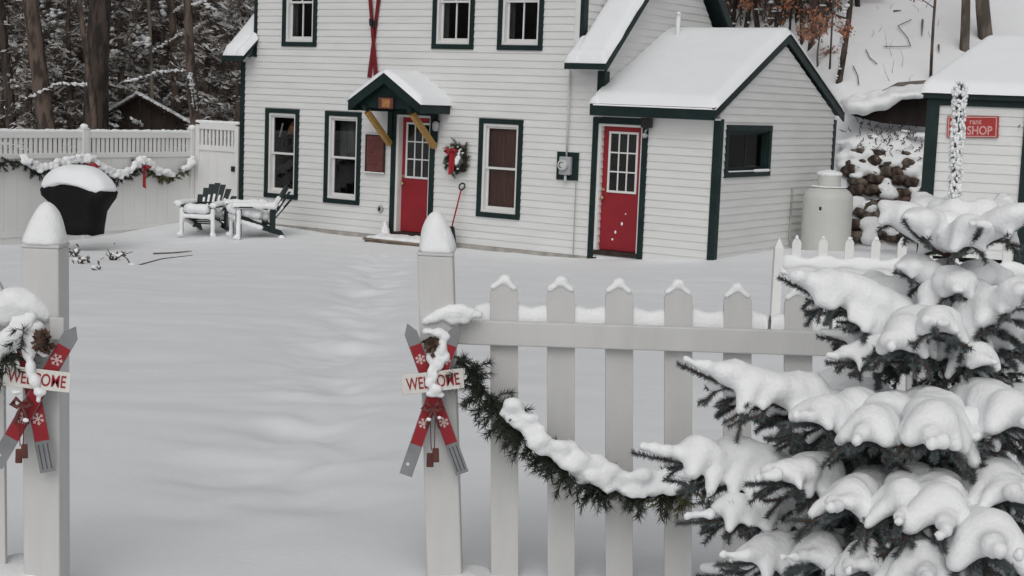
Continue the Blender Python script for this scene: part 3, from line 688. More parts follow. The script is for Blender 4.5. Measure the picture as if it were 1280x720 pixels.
# ------------------------------------------------------------------ white vinyl fence on the left
FS = -1.24
vf = thing('vinyl_fence', 'tall white vinyl privacy fence with slatted top running forward from the house', 'fence', HM)
TOPH, SL0, BOT = 1.58, 1.215, -.40
posts = [-.06, -2.65, -5.25]
pm = None
for w_ in posts:
    k = MB(); k.box(FS-.065, FS+.065, w_-.065, w_+.065, BOT, TOPH+.06); po = k.build('post', 'vinyl', vf, bevel=.006)
    k = MB(); k.hexa([Vector((FS+x*a, w_+y*a, z)) for z, a in ((TOPH+.06, .08), (TOPH+.10, .02)) for x, y in ((-1, -1), (1, -1), (1, 1), (-1, 1))]); k.build('post_cap', 'vinyl', po)
    snow('snow', [((FS, w_, TOPH+.10), (.075, .075, .05))], .012, po)
for wa, wb in zip(posts[1:], posts[:-1]):
    a, b_ = wa+.066, wb-.066
    for z0, z1, nm in ((TOPH-.105, TOPH, 'rail'), (SL0-.09, SL0, 'rail'), (BOT+.2, BOT+.3, 'rail')):
        k = MB(); k.box(FS-.035, FS+.035, a, b_, z0, z1); rl = k.build(nm, 'vinyl', vf, bevel=.005)
    npan = 9
    for i in range(npan):
        x0 = a+(b_-a)*i/npan; x1 = a+(b_-a)*(i+1)/npan-.003
        k = MB(); k.box(FS-.012, FS+.012, x0, x1, BOT, SL0-.088); k.build('plank', 'vinyl', vf)
    nb = 24; me = None
    for i in range(nb):
        c = a+(b_-a)*(i+.5)/nb
        if me is None: k = MB(); k.box(-.012, .012, -.030, .030, SL0-.001, TOPH-.104); me = k.build('baluster', 'vinyl', vf)
        else: q = me.copy(); col.objects.link(q); me = q
        me.location = (FS, c, 0)
    snow('snow', [((FS, w_, TOPH+.01), (.045, .08, .035+.015*random.random())) for w_ in np.arange(a, b_, .06)], .016, vf)
fg = thing('fence_gate', 'narrow white vinyl gate panel between the privacy fence and the house corner', 'gate', HM)
for x in (FS+.125, -.10):
    k = MB(); k.box(x-.05, x+.05, -.05, .05, BOT, 1.74); k.build('post', 'vinyl', fg, bevel=.006)
for z0, z1 in ((1.66, 1.80), (1.26, 1.36), (BOT+.2, BOT+.3)): k = MB(); k.box(FS+.176, -.151, -.04, .04, z0, z1); k.build('rail', 'vinyl', fg, bevel=.005)
for i in range(4):
    x0 = FS+.172+i*.229; k = MB(); k.box(x0, x0+.226, -.015, .015, BOT, 1.262); k.build('plank', 'vinyl', fg)
for i in range(9): k = MB(); x0 = FS+.20+i*.098; k.box(x0, x0+.05, -.015, .015, 1.359, 1.662); k.build('baluster', 'vinyl', fg)
k = MB(); k.box(-.19, -.11, -.08, -.051, .9, 1.0); k.build('latch', 'blackmetal', fg)
snow('snow', [((x, .0, 1.80), (.08, .05, .035)) for x in np.arange(FS+.1, -.1, .06)], .016, fg)

# ------------------------------------------------------------------ garlands
def garland(name, label, pts, thick, needle_len, needle_w, per, parent_mw=None, snow_r=.05, snow_n=1.0, vox=.015, droop=.5, tilt=(0, 0, 0), mats=('needle_d', 'needle_o'), snow_off=.5, tuft=.12, gaps=0.):
    t = thing(name, label, 'garland', Matrix.Translation(pts[0])); O = Vector(pts[0]); P = [Vector(p)-O for p in pts]
    k = MB(); k.tube(P, .006, 6); k.build('cord', 'wood_dark', t)
    segs = []; L = 0
    for a, b_ in zip(P[:-1], P[1:]):
        n = max(1, int((b_-a).length*per))
        for i in range(n):
            p = a+(b_-a)*random.random(); dr = Vector((random.gauss(0, 1), random.gauss(0, 1), random.gauss(-droop, .7))).normalized()
            segs.append((p, p+dr*tuft*random.uniform(.5, 1.2)))
    h = int(len(segs)*.78)
    tri_mesh('foliage', needle_tris(segs[:h], 1.0/needle_len*26, needle_len, needle_w, 40), mats[0], t)
    tri_mesh('foliage', needle_tris(segs[h:], 1.0/needle_len*18, needle_len, needle_w*1.2, 40), mats[1], t)
    E_ = []; seed_ = random.random()*50
    for a, b_ in zip(P[:-1], P[1:]):
        n = max(1, int((b_-a).length/(snow_r*.13)*snow_n))
        for i in range(n):
            if gaps and float(vnoise((a.x+(b_.x-a.x)*i/n)/snow_r*.36+seed_, 2.2)) < gaps: continue
            p = a+(b_-a)*(i/n)+Vector(tilt)+Vector((max(-.6, min(.6, random.gauss(0, .45))), max(-.8, min(.2, random.gauss(-.3, .4))), snow_off+max(-1.1, min(.75, random.gauss(0, .75)))))*snow_r
            r = snow_r*random.choice((.35, .45, .55, .7, .85)); E_.append((p, (r*1.2, r*.9, r*random.uniform(.7, 1.0))))
    snow('snow', E_, vox, t, iters=6)
    return t
def smooth_pts(ctrl, n):
    """Catmull-Rom through control points"""
    c = [np.array(p, float) for p in ctrl]; c = [2*c[0]-c[1]]+c+[2*c[-1]-c[-2]]; out = []
    for i in range(1, len(c)-2):
        for j in range(n):
            t = j/n; out.append(.5*((2*c[i])+(-c[i-1]+c[i+1])*t+(2*c[i-1]-5*c[i]+4*c[i+1]-c[i+2])*t*t+(-c[i-1]+3*c[i]-3*c[i+1]+c[i+2])*t**3))
    out.append(c[-2]); return [Vector(p) for p in out]
def fpx(x, y, o=.10): w_, h_ = sid(x, y, FS+o); return hp(FS+o, w_, h_)
gp = smooth_pts([fpx(*p) for p in ((-70, 196), (-25, 214), (8, 203), (28, 203), (48, 215), (75, 208), (106, 203), (122, 212), (148, 223), (165, 214), (178, 205), (190, 214), (207, 222), (228, 215), (241, 203))], 4)
garland('fence_garland', 'snowy green garland swagged along the white privacy fence', gp, .1, .06, .013, 46, snow_r=.062, vox=.018, tilt=(.04, -.04, .05), tuft=.14, droop=.5, gaps=.34)
for (x, y, lab) in ((110, 208, 'red bow on the fence garland right above the covered grill'), (180, 209, 'red bow with a long hanging tail on the fence garland')):
    t = thing('ribbon_bow', lab, 'bow', Matrix.Translation(fpx(x, y, .22)) @ Matrix.Rotation(-HA-math.pi/2*0, 4, 'Z'), 'bows on the fence garland')
    big = x < 150; s_ = 1.0 if big else .55
    k = MB()
    for sx in (-1, 1): k.tube([(0, 0, 0), (sx*.09*s_, sx*.05, .05*s_), (sx*.17*s_, sx*.09, .01), (sx*.08*s_, sx*.05, -.03*s_), (0, 0, 0)], [.012, .035*s_, .04*s_, .03*s_, .012], 8)
    k.build('loop', 'ribbon', t, smooth=True)
    k = MB()
    L = .1 if big else .36
    k.hexa([Vector(p) for p in ((-.035, 0, -L), (.03, .02, -L-.03), (.03, .03, -L-.03), (-.035, .01, -L), (-.02, 0, 0), (.02, 0, 0), (.02, .01, 0), (-.02, .01, 0))]); k.build('tail', 'ribbon', t)

# ------------------------------------------------------------------ covered grill
P = at(98, 290, 24.95); gx, gy = P.x, P.y; gzv = gz(gx, gy)
gr = thing('covered_grill', 'barbecue grill under a black fitted cover with a thick cap of snow', 'grill', Matrix.Translation((gx, gy, P.z-.02)) @ Matrix.Rotation(math.radians(-22), 4, 'Z'))
def loft(secs, n=40):
    """(z, half x, half y, xoff, power) rounded sections"""
    v = []; f = []
    for z, hx, hy, xo, pw in secs:
        for i in range(n):
            a = 2*math.pi*i/n; c, s_ = math.cos(a), math.sin(a)
            x = abs(c)**pw*(1 if c > 0 else -1)*hx; y = abs(s_)**pw*(1 if s_ > 0 else -1)*hy
            wr = .018*math.sin(a*7+z*5)+.012*math.sin(a*13+2)
            v.append((x*(1+wr)+xo, y*(1+wr*1.3), z+.012*math.sin(a*5)*(z < .1)))
    for j in range(len(secs)-1):
        for i in range(n): f.append((j*n+i, j*n+(i+1) % n, (j+1)*n+(i+1) % n, (j+1)*n+i))
    f += [tuple(range(n-1, -1, -1)), tuple((len(secs)-1)*n+i for i in range(n))]
    k = MB(); return k.add(v, f)
loft([(0, .35, .25, .06, .55), (.15, .37, .26, .06, .55), (.38, .42, .28, .05, .55), (.50, .52, .30, .03, .55), (.60, .62, .31, .0, .5), (.70, .65, .31, 0, .5), (.76, .60, .30, 0, .5), (.88, .44, .28, 0, .6), (.98, .34, .22, 0, .7), (1.02, .2, .12, 0, .8)]).build('cover', 'black', gr, smooth=True)
def grill_snow():
    n = 64; secs = [(.0, .645, .345), (.06, .66, .355), (.13, .63, .345), (.22, .58, .31), (.31, .44, .26), (.38, .27, .18), (.415, .08, .06)]; v = []; f = []
    for j, (z, hx, hy) in enumerate(secs):
        for i in range(n):
            a = 2*math.pi*i/n; c, s_ = math.cos(a), math.sin(a); x = abs(c)**.7*(1 if c > 0 else -1)*hx; y = abs(s_)**.7*(1 if s_ > 0 else -1)*hy
            lowz = .70+.13*max(0, 1-(x/.5)**2)*(1-j/6.)-(.07*math.exp(-((x+.30)/.07)**2)+.05*math.exp(-((x-.45)/.1)**2))*(j == 0)+.05*float(fbm(a*2.2, 3))*(1-j/6.)
            v.append((x*(1+.06*float(fbm(a*1.5, z*5))), y, lowz+z*(1-.25*(j < 3)*max(0, 1-(x/.5)**2))))
    for j in range(len(secs)-1):
        for i in range(n): f.append((j*n+i, j*n+(i+1) % n, (j+1)*n+(i+1) % n, (j+1)*n+i))
    f += [tuple(range(n-1, -1, -1)), tuple((len(secs)-1)*n+i for i in range(n))]
    v = [(p[0]+.05*float(fbm(p[0]*4+1, p[2]*4)), p[1]+.05*float(fbm(p[2]*4+8, p[0]*4)), p[2]+.10*float(fbm(p[0]*3.5, p[1]*3.5+5))) for p in v]; k = MB(); k.add(v, f); o = k.build('snow', 'snow', gr, smooth=True); sm = o.modifiers.new('d', 'SUBSURF'); sm.levels = sm.render_levels = 1
grill_snow()

# ------------------------------------------------------------------ adirondack chairs
def adirondack(label, mw):
    t = thing('adirondack_chair', label, 'chair', mw, 'snowy chairs by the house')
    # faces -y; x across
    for sx in (-1, 1):
        k = MB(); k.box(sx*.31-.02, sx*.31+.02, -.40, -.30, 0, .52); k.build('leg', 'green2', t, bevel=.004)
        k = MB(); a = [Vector(p) for p in ((sx*.27-.012, -.38, .26), (sx*.27+.012, -.38, .26), (sx*.27+.012, -.38, .38), (sx*.27-.012, -.38, .38))]; b_ = [Vector(p) for p in ((sx*.27-.012, .50, .0), (sx*.27+.012, .50, .0), (sx*.27+.012, .42, .12), (sx*.27-.012, .42, .12))]
        k.hexa(a+b_); k.build('leg', 'green2', t)
        k = MB(); k.prism([(sx*.26, -.45), (sx*.42, -.45), (sx*.43, -.2), (sx*.36, .34), (sx*.28, .34)], lambda p, q, d: (p, q, d), .52, .545); k.build('armrest', 'green2', t)
        k = MB(); k.box(sx*.315-.02, sx*.315+.02, .20, .30, .08, .52); k.build('leg', 'green2', t)
        snow('snow', [((sx*.35, y, .56), (.085, .07, .055+.02*random.random())) for y in np.linspace(-.42, .26, 12)], .018, t)
    for i in range(6): k = MB(); y = -.38+i*.105; z = .375-.075*i*.6; k.box(-.26, .26, y, y+.09, z, z+.02); k.build('seat_slat', 'green2', t)
    for i in range(7):
        x = (i-3)*.084; fan = (i-3)*.030; hgt = .93-.026*(i-3)**2; k = MB(); d = Vector((fan, .36, hgt-.24)); p0 = Vector((x, .20, .22)); p1 = p0+d
        k.hexa([p0+Vector((-.036, 0, 0)), p0+Vector((.036, 0, 0)), p0+Vector((.036, .02, 0)), p0+Vector((-.036, .02, 0)), p1+Vector((-.054, 0, 0)), p1+Vector((.054, 0, 0)), p1+Vector((.054, .02, .0)), p1+Vector((-.054, .02, .0))]); k.build('back_slat', 'green2', t)
        snow('snow', [(p0+d*q+Vector((0, -.018, 0)), (.028, .02, .03)) for q in np.linspace(.1, .68, 18)], .012, t, iters=2)
    k = MB(); k.box(-.34, .34, .33, .36, .50, .56); k.build('back_rail', 'green2', t)
    snow('snow', [((random.uniform(-.22, .22), y, .40-.43*(y+.38)*.5+.08), (.12, .11, .10)) for y in np.linspace(-.38, .22, 14) for _ in range(4)], .022, t, iters=5)
    # wind-driven snow plastered on the sides towards the camera
    cv = mw.to_3x3().inverted() @ Vector((.15, -1, 0)); cv.normalize(); PL = []
    for sx in (-1, 1):
        PL += [(Vector((sx*.31, -.35, z))+cv*.05, (.045, .045, .05)) for z in np.linspace(.0, .46, 14)]
        PL += [(Vector((sx*.27, y, .30-.30*(y+.38)))+cv*.04, (.035, .05, .05)) for y in np.linspace(-.3, .05, 8)]
        PL += [(Vector((sx*.33, y, .0)), (.07, .07, .05)) for y in (-.38, .42)]
    PL += [(Vector((x, -.40, .34)), (.05, .03, .05)) for x in np.linspace(-.24, .24, 10)]
    snow('snow', PL, .02, t, iters=3)
    return t
P1 = at(256, 287, 26.9); P2 = at(318, 291, 26.4)
adirondack('dark green slatted garden chair turned to the camera, snow on seat and fan back', Matrix.Translation((P1.x, P1.y, P1.z-.06)) @ Matrix.Rotation(math.radians(-12), 4, 'Z') @ Matrix.Scale(.95, 4))
adirondack('dark green garden chair seen side-on under the leftmost ground-floor window', Matrix.Translation((P2.x, P2.y, P2.z-.05)) @ Matrix.Rotation(math.radians(-68), 4, 'Z') @ Matrix.Scale(.98, 4))
# dry plants and stones poking out of the snow by the grill
def weed(label, x, y, Y, n, h, spread, leaves):
    p = at(x, y, Y); z0 = gz(p.x, p.y); t = thing('dry_plant', label, 'plant', Matrix.Translation((p.x, p.y, z0-.03)), 'dry plants by the grill')
    k = MB(); L = []
    for i in range(n):
        e = Vector((random.gauss(0, spread), random.gauss(0, spread*.6), h*random.uniform(.6, 1.1))); k.tube([(0, 0, 0), e*.5+Vector((0, 0, .03)), e], [.010, .007, .004], 5); L += [e*random.uniform(.5, 1) for _ in range(leaves)]
    k.build('stem', 'wood_dark', t); 
    if leaves: tri_mesh('leaves', leaf_tris(np.array([l+Vector((random.gauss(0, .03),)*3) for l in L]), .075), 'conifer', t, kind='stuff')
    snow('snow', [(l*.9+Vector((0, 0, .02)), (.035, .035, .02)) for l in L[:6]] or [((0, 0, .03), (.05, .05, .03))], .015, t, iters=2)
weed('dark dry plant poking from snow just right of the left post cap', 95, 307, 21.5, 5, .16, .10, 5)
weed('small dry leaves in snow under the covered grill', 100, 316, 19.6, 4, .10, .08, 4)
weed('lowest lone dry tuft in the snow below the covered grill', 117, 329, 18.2, 4, .07, .05, 4)
weed('thin bent twig slanting across the snow right of the covered grill', 165, 322, 19.6, 2, .2, .25, 0)
weed('snowy dry stems between the covered grill and the chairs', 140, 312, 20.6, 6, .16, .16, 2)
t = thing('fallen_branch', 'thin bare branch lying in the snow between the grill and the chairs', 'branch', at(205, 318, 19.2))
O = at(205, 318, 19.2)
_Q = np.concatenate([np.arange(3, 40, .03), np.arange(40, 120, .2)])
def onground(x, y, up=.0):
    d = ray(x, y); X = CAM.x+d.x*_Q; Y = CAM.y+d.y*_Q; Z = CAM.z+d.z*_Q; h = np.nonzero(Z < ground_z(X, Y))[0]; i = h[0] if len(h) else -1
    return Vector((X[i], Y[i], gz(X[i], Y[i])+up))
k = MB(); pp = [onground(x, y, .012) for x, y in ((192, 318), (204, 317.5), (216, 317), (228, 316), (240, 315))]; t.location = pp[0]
k.tube([p-pp[0] for p in pp], [.014, .012, .012, .010, .006], 6); k.build('stick', 'wood_grey', t)

# ------------------------------------------------------------------ propane tank
P = at(1031, 312, 25.0); tz = gz(P.x, P.y)
t = thing('propane_tank', 'white upright propane tank with snowy collar beside the wing', 'tank', Matrix.Translation((P.x, P.y, tz-.12)))
k = MB(); r = .405; k.lathe([(.36, 0), (r, .06)] + [(r, z) for z in (.3, .7, .96)] + [(r*math.cos(a), .96+.25*math.sin(a)) for a in np.linspace(.1, 1.45, 14)], 40); k.build('body', 'tank', t, smooth=True)
k = MB(); k.lathe([(.19, 1.12), (.19, 1.33), (.18, 1.35), (.02, 1.35)], 32); k.build('collar', 'tank', t, smooth=False)
k = MB(); k.lathe([(.34, -.1), (.34, .05)], 32); k.build('foot_ring', 'foundation', t)
k = MB(); ca = math.atan2(-P.y, -P.x)
for rr, nm, mt_, hx, hz in ((r+.003, 'label_plate', 'greylt', .16, .055), (r+.006, 'warning_mark', 'wood_dark', .05, .03)):
    k = MB(); v = [(rr*math.cos(ca-.28+q*hx), rr*math.sin(ca-.28+q*hx), .82+s_*hz) for q in (-1, -.5, 0, .5, 1) for s_ in (-1, 1)]; k.add(v, [(2*i, 2*i+2, 2*i+3, 2*i+1) for i in range(4)]); k.build(nm, mt_, t)
snow('snow', [((.13*math.cos(a), .13*math.sin(a), 1.37), (.085, .085, .05)) for a in np.linspace(0, 6.28, 14)]+[((0, 0, 1.38), (.13, .13, .06))]+[((.24*math.cos(a), .24*math.sin(a), 1.165), (.07, .07, .012)) for a in np.linspace(0, 6.28, 26)], .014, t, iters=4)
k = MB(); q = HM.to_3x3(); pw = hp(A1+.03, 2.75, .9)-t.location
k.tube([pw+Vector((0, 0, .25)), pw, pw-Vector((0, 0, .6)), pw-Vector((0, 0, .75))+HU*.2], .016, 8); k.build('gas_pipe', 'foundation', t, smooth=True)

# ------------------------------------------------------------------ gift shed on the right
SY = 24.0; sc = at(1163, 118, SY); yaw = math.radians(17); sz = gz(sc.x, sc.y)-.1
SH = thing('shop_shed', 'small white clapboard shop shed with dark green trim and snowy hip roof', 'shed', Matrix.Translation((sc.x, sc.y, 0)) @ Matrix.Rotation(-yaw, 4, 'Z'))
SE = sc.z; SWD = 3.6; SDp = 3.0
sop = [(1.50, 2.5, .0, SE-.18)]
wall(SH, front, lambda z: (0, SWD), SE-.15-.148*16, SE-.1, sop, .148, lip=.02)
for q in ((0, SWD, SDp-.1, SDp), (.0, .1, .13, SDp-.1), (SWD-.1, SWD, .13, SDp-.1)): trim(SH, 'wall', (q[0], q[1], q[2], q[3], sz, SE-.1), mt='siding', bevel=0)
trim(SH, 'corner_board', (-.04, .155, -.045, .1, sz, SE-.165)); trim(SH, 'corner_board', (SWD-.1, SWD+.03, -.045, .1, sz, SE-.165))
trim(SH, 'frieze_board', (-.04, SWD+.03, -.048, .02, SE-.163, SE-.0)); 
trim(SH, 'fascia', (-.10, SWD+.1, -.14, -.11, SE-.06, SE+.05))
d = bxp(SH, 'door', 'green', 1.52+.085, 2.4, .03, .07, sz, SE-.23); trim(d, 'casing', (1.42, 1.52+.08, -.05, .02, sz, SE-.165)); trim(d, 'casing', (2.4, 2.5, -.05, .02, sz, SE-.165))
for i in range(4): bxp(d, 'panel', 'green', 1.62+.19*i, 1.62+.19*i+.175, .015, .029, sz+.1, SE-.26)
k = MB(); k.tube([(1.68, .0, 1.3), (1.68, -.04, 1.3), (1.68, -.05, 1.24)], .012, 8); k.build('handle', 'greylt', d)
k = MB(); k.tube([(1.36, -.03, SE-.42), (1.36, -.12, SE-.43), (1.33, -.12, SE-.46)], .008, 6); k.build('hook', 'blackmetal', SH)
# hip roof and its snow
RH = .90; rl_, rr_, rd = .82, SWD-.82, 1.5; e = .14
corners = [(-e, -e), (SWD+e, -e), (SWD+e, SDp+e), (-e, SDp+e)]
def hip(z0, hgt, grow):
    v = [(x+(grow if x > 1 else -grow), y+(grow if y > 1 else -grow), z0) for x, y in corners] + [(rl_, rd, z0+hgt), (rr_, rd, z0+hgt)]
    return v, [(0, 1, 5, 4), (1, 2, 5), (2, 3, 4, 5), (3, 0, 4)]
v, f = hip(SE+.0, RH, 0); k = MB(); k.add(v, f); k.add([(x, y, SE+.0) for x, y in corners], [(3, 2, 1, 0)]); rf = k.build('roof', 'green', SH)
def hip_snow():
    n, m_ = 70, 56; v = []; f = []; x0, x1, y0, y1 = -e-.04, SWD+e+.04, -e-.05, SDp+e
    for j in range(m_+1):
        for i in range(n+1):
            x = x0+(x1-x0)*i/n; y = y0+(y1-y0)*j/m_
            kx = RH/(rl_+e); ky = RH/(rd+e); z = min((x+e)*kx, (SWD+e-x)*kx, (y+e)*ky, (SDp+e-y)*ky, RH); z = max(z, -.03)
            ed = min(x-x0, x1-x, y-y0, y1-y); r = min(1, ed/.12); p = math.sqrt(max(0, 1-(1-r)**2))
            v.append((x, y, SE+.01+z*.97+.16*p*(1+.25*float(fbm(x*1.3, y*1.3+2)))))
    for j in range(m_):
        for i in range(n): a = j*(n+1)+i; f.append((a, a+1, a+n+2, a+n+1))
    k = MB(); k.add(v, f); o = k.build('roof_snow', 'snow', rf, smooth=True)
    sm = o.modifiers.new('s', 'SMOOTH'); sm.iterations = 3
hip_snow()
# red shop sign on the shed
mw = SH.matrix_world @ Matrix.Identity(4)
def shp(x, y):      # pixel on the shed's front plane -> local x, z
    nrm = Vector((-math.sin(yaw), -math.cos(yaw), 0)); d = ray(x, y); q = (Vector((sc.x, sc.y, 0))-CAM).dot(nrm)/d.dot(nrm); P = CAM+d*q; L = P-Vector((sc.x, sc.y, 0)); return L.x*math.cos(yaw)-L.y*math.sin(yaw), P.z
bpy.context.view_layer.update()
xa, za = shp(1184, 159); xb, zb = shp(1248.5, 158); xm = (xa+xb)/2; zm = (za+zb)/2; hw = (xb-xa)/2; hh = .165
t = thing('shop_sign', 'red sign with pale lettering on the shed wall, partly behind the spruce leader', 'sign', Matrix.Translation((sc.x, sc.y, 0)) @ Matrix.Rotation(-yaw, 4, 'Z') @ Matrix.Translation((xm, -.03, zm)) @ Matrix.Rotation(-.035, 4, 'Y'))
k = MB(); k.box(-hw, hw, -.03, 0, -hh, hh); k.build('board', 'signred', t, bevel=.004)
ring(t, 'border', 'signpink', -hw+.012, hw-.03, -hh+.01, hh-.01, .016, -.034, -.0305, bevel=0)
def put_text(parent, body, size, x, z, y, mt, width=1., off=.0, nm='lettering'):
    me = text_mesh(body, size, .001, off, width); me.materials.clear(); me.materials.append(M[mt]); o = link(nm, me, parent); o.location = (x, y, z); o.rotation_euler = (math.pi/2, 0, 0); return o
put_text(t, 'SKI SHOP', .185, -.02, -.062, -.033, 'signpink', .80, .004)
put_text(t, 'rant', .12, .035, .078, -.033, 'signpink', .9, .002)

# ------------------------------------------------------------------ stone bank and the low shelter behind the wing
RB = thing('stone_bank', 'steep bank of brown field stones half buried in snow between tank and shed', 'stone wall', onground(1100, 300))
RO = RB.location.copy()
V2, F2 = ico(2)
stones = []
random.seed(21)
for row, y in enumerate((296, 283, 270, 256, 243, 230, 217, 205, 193)):
    x = 1052+random.uniform(0, 10)
    while x < 1166:
        wpx = random.uniform(12, 27); stones.append((x+wpx/2, y+random.uniform(-4, 4), wpx, random.uniform(10, 16))); x += wpx*random.uniform(.75, .95)
snowE = []
for i, (x, y, wpx, hpx) in enumerate(stones):
    p = onground(x, y); sc_ = p.y/FPX; rx, rz = wpx*sc_*.62, hpx*sc_*.66
    sd = random.random()*50; v = []
    for q in V2:
        n_ = 1+1.0*float(fbm(q[0]*1.5+sd, q[1]*1.5+q[2]*1.9+sd)); v.append((q[0]*rx*n_, q[1]*.22*n_, q[2]*rz*n_))
    k = MB(); R_ = Matrix.Rotation(random.uniform(-.4, .4), 3, 'Y'); k.add([R_ @ Vector(a) for a in v], F2); o = k.build('stone', 'rock' if random.random() < .65 else 'rockg', RB, smooth=True); o.location = p-RO+Vector((0, -.06, 0))
    pr = .20+.70*(1-float(sstep(185, 222, y)))
    if random.random() < .34+.5*(1-float(sstep(190, 225, y))): 
        for q in range(2): snowE.append((p-RO+Vector((random.gauss(0, rx*.4), -.13, rz*(.75+.2*random.random()))), (rx*.42, .12, .035+.04*random.random())))
    if random.random() < pr: snowE.append((p-RO+Vector((0, -.12, 0)), (rx*.9, .2, rz*1.0)))
for i in range(26):
    p = onground(random.uniform(1045, 1160), random.uniform(168, 215)); snowE.append((p-RO+Vector((0, -.08, .03)), (random.uniform(.12, .3), .2, random.uniform(.06, .14))))
snow('bank_snow', snowE, .035, RB, iters=3)
# dead stems standing out of the bank's snow
k = MB(); L = []
for i in range(70):
    p = onground(random.uniform(1052, 1158), random.uniform(156, 205))-RO+Vector((0, -.25, .05)); e = p+Vector((random.gauss(0, .09), random.gauss(0, .05), random.uniform(.04, .16)))
    k.tube([p, (p+e)/2+Vector((random.gauss(0, .03), 0, 0)), e], [.008, .007, .004], 4); L += [e, (p+e)/2]
k.build('dry_stems', 'wood_dark', RB, kind='stuff')
tri_mesh('dry_leaves', leaf_tris(np.array([tuple(l) for l in L]), .07), 'brush', RB, kind='stuff')
LS = thing('low_shelter', 'low dark brown shelter sagging under snow above the stone bank', 'shelter', at(1115, 152, 30.1)); LO = LS.location.copy()
def lp(x, y, Y): return at(x, y, Y)-LO
bot = [(1064, 144), (1085, 150), (1105, 154), (1125, 156), (1145, 158), (1172, 160)]; top = [(1064, 136), (1085, 135), (1105, 129), (1122, 120), (1145, 118), (1172, 116)]
for i in range(5):
    k = MB(); k.hexa([lp(*bot[i], 30.3), lp(*bot[i+1], 30.3), lp(*bot[i+1], 30.36), lp(*bot[i], 30.36), lp(*top[i], 30.5), lp(*top[i+1], 30.5), lp(*top[i+1], 30.56), lp(*top[i], 30.56)]); k.build('plank', 'shelter', LS)
k = MB()
for i in range(5): k.hexa([lp(top[i][0], top[i][1]+2, 30.2), lp(top[i+1][0], top[i+1][1]+2, 30.2), lp(top[i+1][0], top[i+1][1]-14, 32.2), lp(top[i][0], top[i][1]-14, 32.2), lp(top[i][0], top[i][1]-1, 30.2), lp(top[i+1][0], top[i+1][1]-1, 30.2), lp(top[i+1][0], top[i+1][1]-17, 32.2), lp(top[i][0], top[i][1]-17, 32.2)])
k.build('roof', 'wood_grey', LS)
E_ = []
for i in range(5):
    for q in np.linspace(0, 1, 8):
        for Yv in (30.2, 30.5, 30.9, 31.4):
            x = top[i][0]+(top[i+1][0]-top[i][0])*q; y = top[i][1]+(top[i+1][1]-top[i][1])*q; thick = .20-.15*float(sstep(1095, 1125, x))
            E_.append((lp(x, y-1-(Yv-30.2)*7, Yv)+Vector((random.gauss(0, .03), 0, random.gauss(0, .02))), (random.uniform(.10, .2), .25, thick*random.uniform(.35, .75)+.02)))
snow('snow', E_, .045, LS, iters=4)

# ------------------------------------------------------------------ far picket fence on the right
def picket(parent, top, bot, wd, th, mt='picket'):
    ax = (top-bot); L = ax.length; ax.normalize(); wv = Vector((1, 0, 0)); wv = (wv-ax*wv.dot(ax)).normalized(); n = wv.cross(ax).normalized()
    pl = [(-wd/2, 0), (wd/2, 0), (wd/2, L-.055), (wd*.36, L-.030), (0, L), (-wd*.36, L-.030), (-wd/2, L-.055)]
    k = MB(); k.prism(pl, lambda a, b_, d: bot+wv*a+ax*b_+n*d, -th/2, th/2); return k.build('picket', mt, parent, bevel=.002)
BF = thing('far_picket_fence', 'snow-buried white picket fence beyond the spruce, in front of the propane tank', 'fence', at(974, 374, 14)); BO = BF.location.copy()
x = 996.5; E_ = []
while x < 1420:
    tp = at(x, 296+(x-996)*.012, 14.0)-BO; picket(BF, tp, tp-Vector((0, 0, .95)), .085, .02, 'vinyl'); E_.append((tp+Vector((0, 0, -.012)), (.03, .03, .03))); x += 33
k = MB(); a = at(974, 332, 13.96)-BO; b_ = at(1420, 348, 13.96)-BO; k.hexa([a+Vector(p) for p in ((0, 0, -.09), (0, .05, -.09), (0, .05, 0), (0, 0, 0))]+[b_+Vector(p) for p in ((0, 0, -.09), (0, .05, -.09), (0, .05, 0), (0, 0, 0))]); k.build('rail', 'vinyl', BF)
k = MB(); p = at(974.5, 303, 13.9)-BO; k.box(p.x-.04, p.x+.04, p.y-.02, p.y+.08, p.z-.95, p.z-.05); k.hexa([Vector((p.x+sx*s_, p.y+.03+sy*s_, p.z+z)) for s_, z in ((.04, -.05), (.006, .03)) for sx, sy in ((-1, -1), (1, -1), (1, 1), (-1, 1))]); k.build('post', 'vinyl', BF)
for q in np.linspace(0, 1, 90): E_.append((a+(b_-a)*q+Vector((0, .03, .035)), (.07, .06, .065+.02*math.sin(q*60))))
snow('snow', E_, .02, BF, iters=4)

# ------------------------------------------------------------------ front fence
FY = 4.82
def vpx(x, y, Y=FY): return at(x, y, Y)
RF = thing('picket_fence', 'near white picket fence with a snow-capped post right of the gateway', 'fence', Vector((vpx(557, 720).x, FY, .8))); RO_ = RF.location.copy()
px = [(630, 345), (701, 347), (774, 349), (848, 351), (922, 355), (998, 358), (1074, 361), (1151, 364), (1228, 367), (1305, 370)]
tops = []
for i, (x, y) in enumerate(px):
    tp = vpx(x, y, FY+.03)-RO_; bt = vpx(x+1-i*.6, 735, FY+.03)-RO_; tops.append(tp); picket(RF, tp, bt, .0895, .022)
def rail(parent, xa, ya, xb, yb, hpx, Y, O):
    a = at(xa, ya, Y)-O; b_ = at(xb, yb, Y)-O; dn = Vector((0, 0, -hpx*Y/FPX)); th = Vector((0, .034, 0))
    k = MB(); k.hexa([a+dn, b_+dn, b_+dn+th, a+dn+th, a, b_, b_+th, a+th]); return k.build('rail', 'picket', parent, bevel=.004)
rail(RF, 566, 400, 1330, 425, 31, FY-.016, RO_); 
lo = MB(); a = vpx(570, 712, FY-.016)-RO_; 
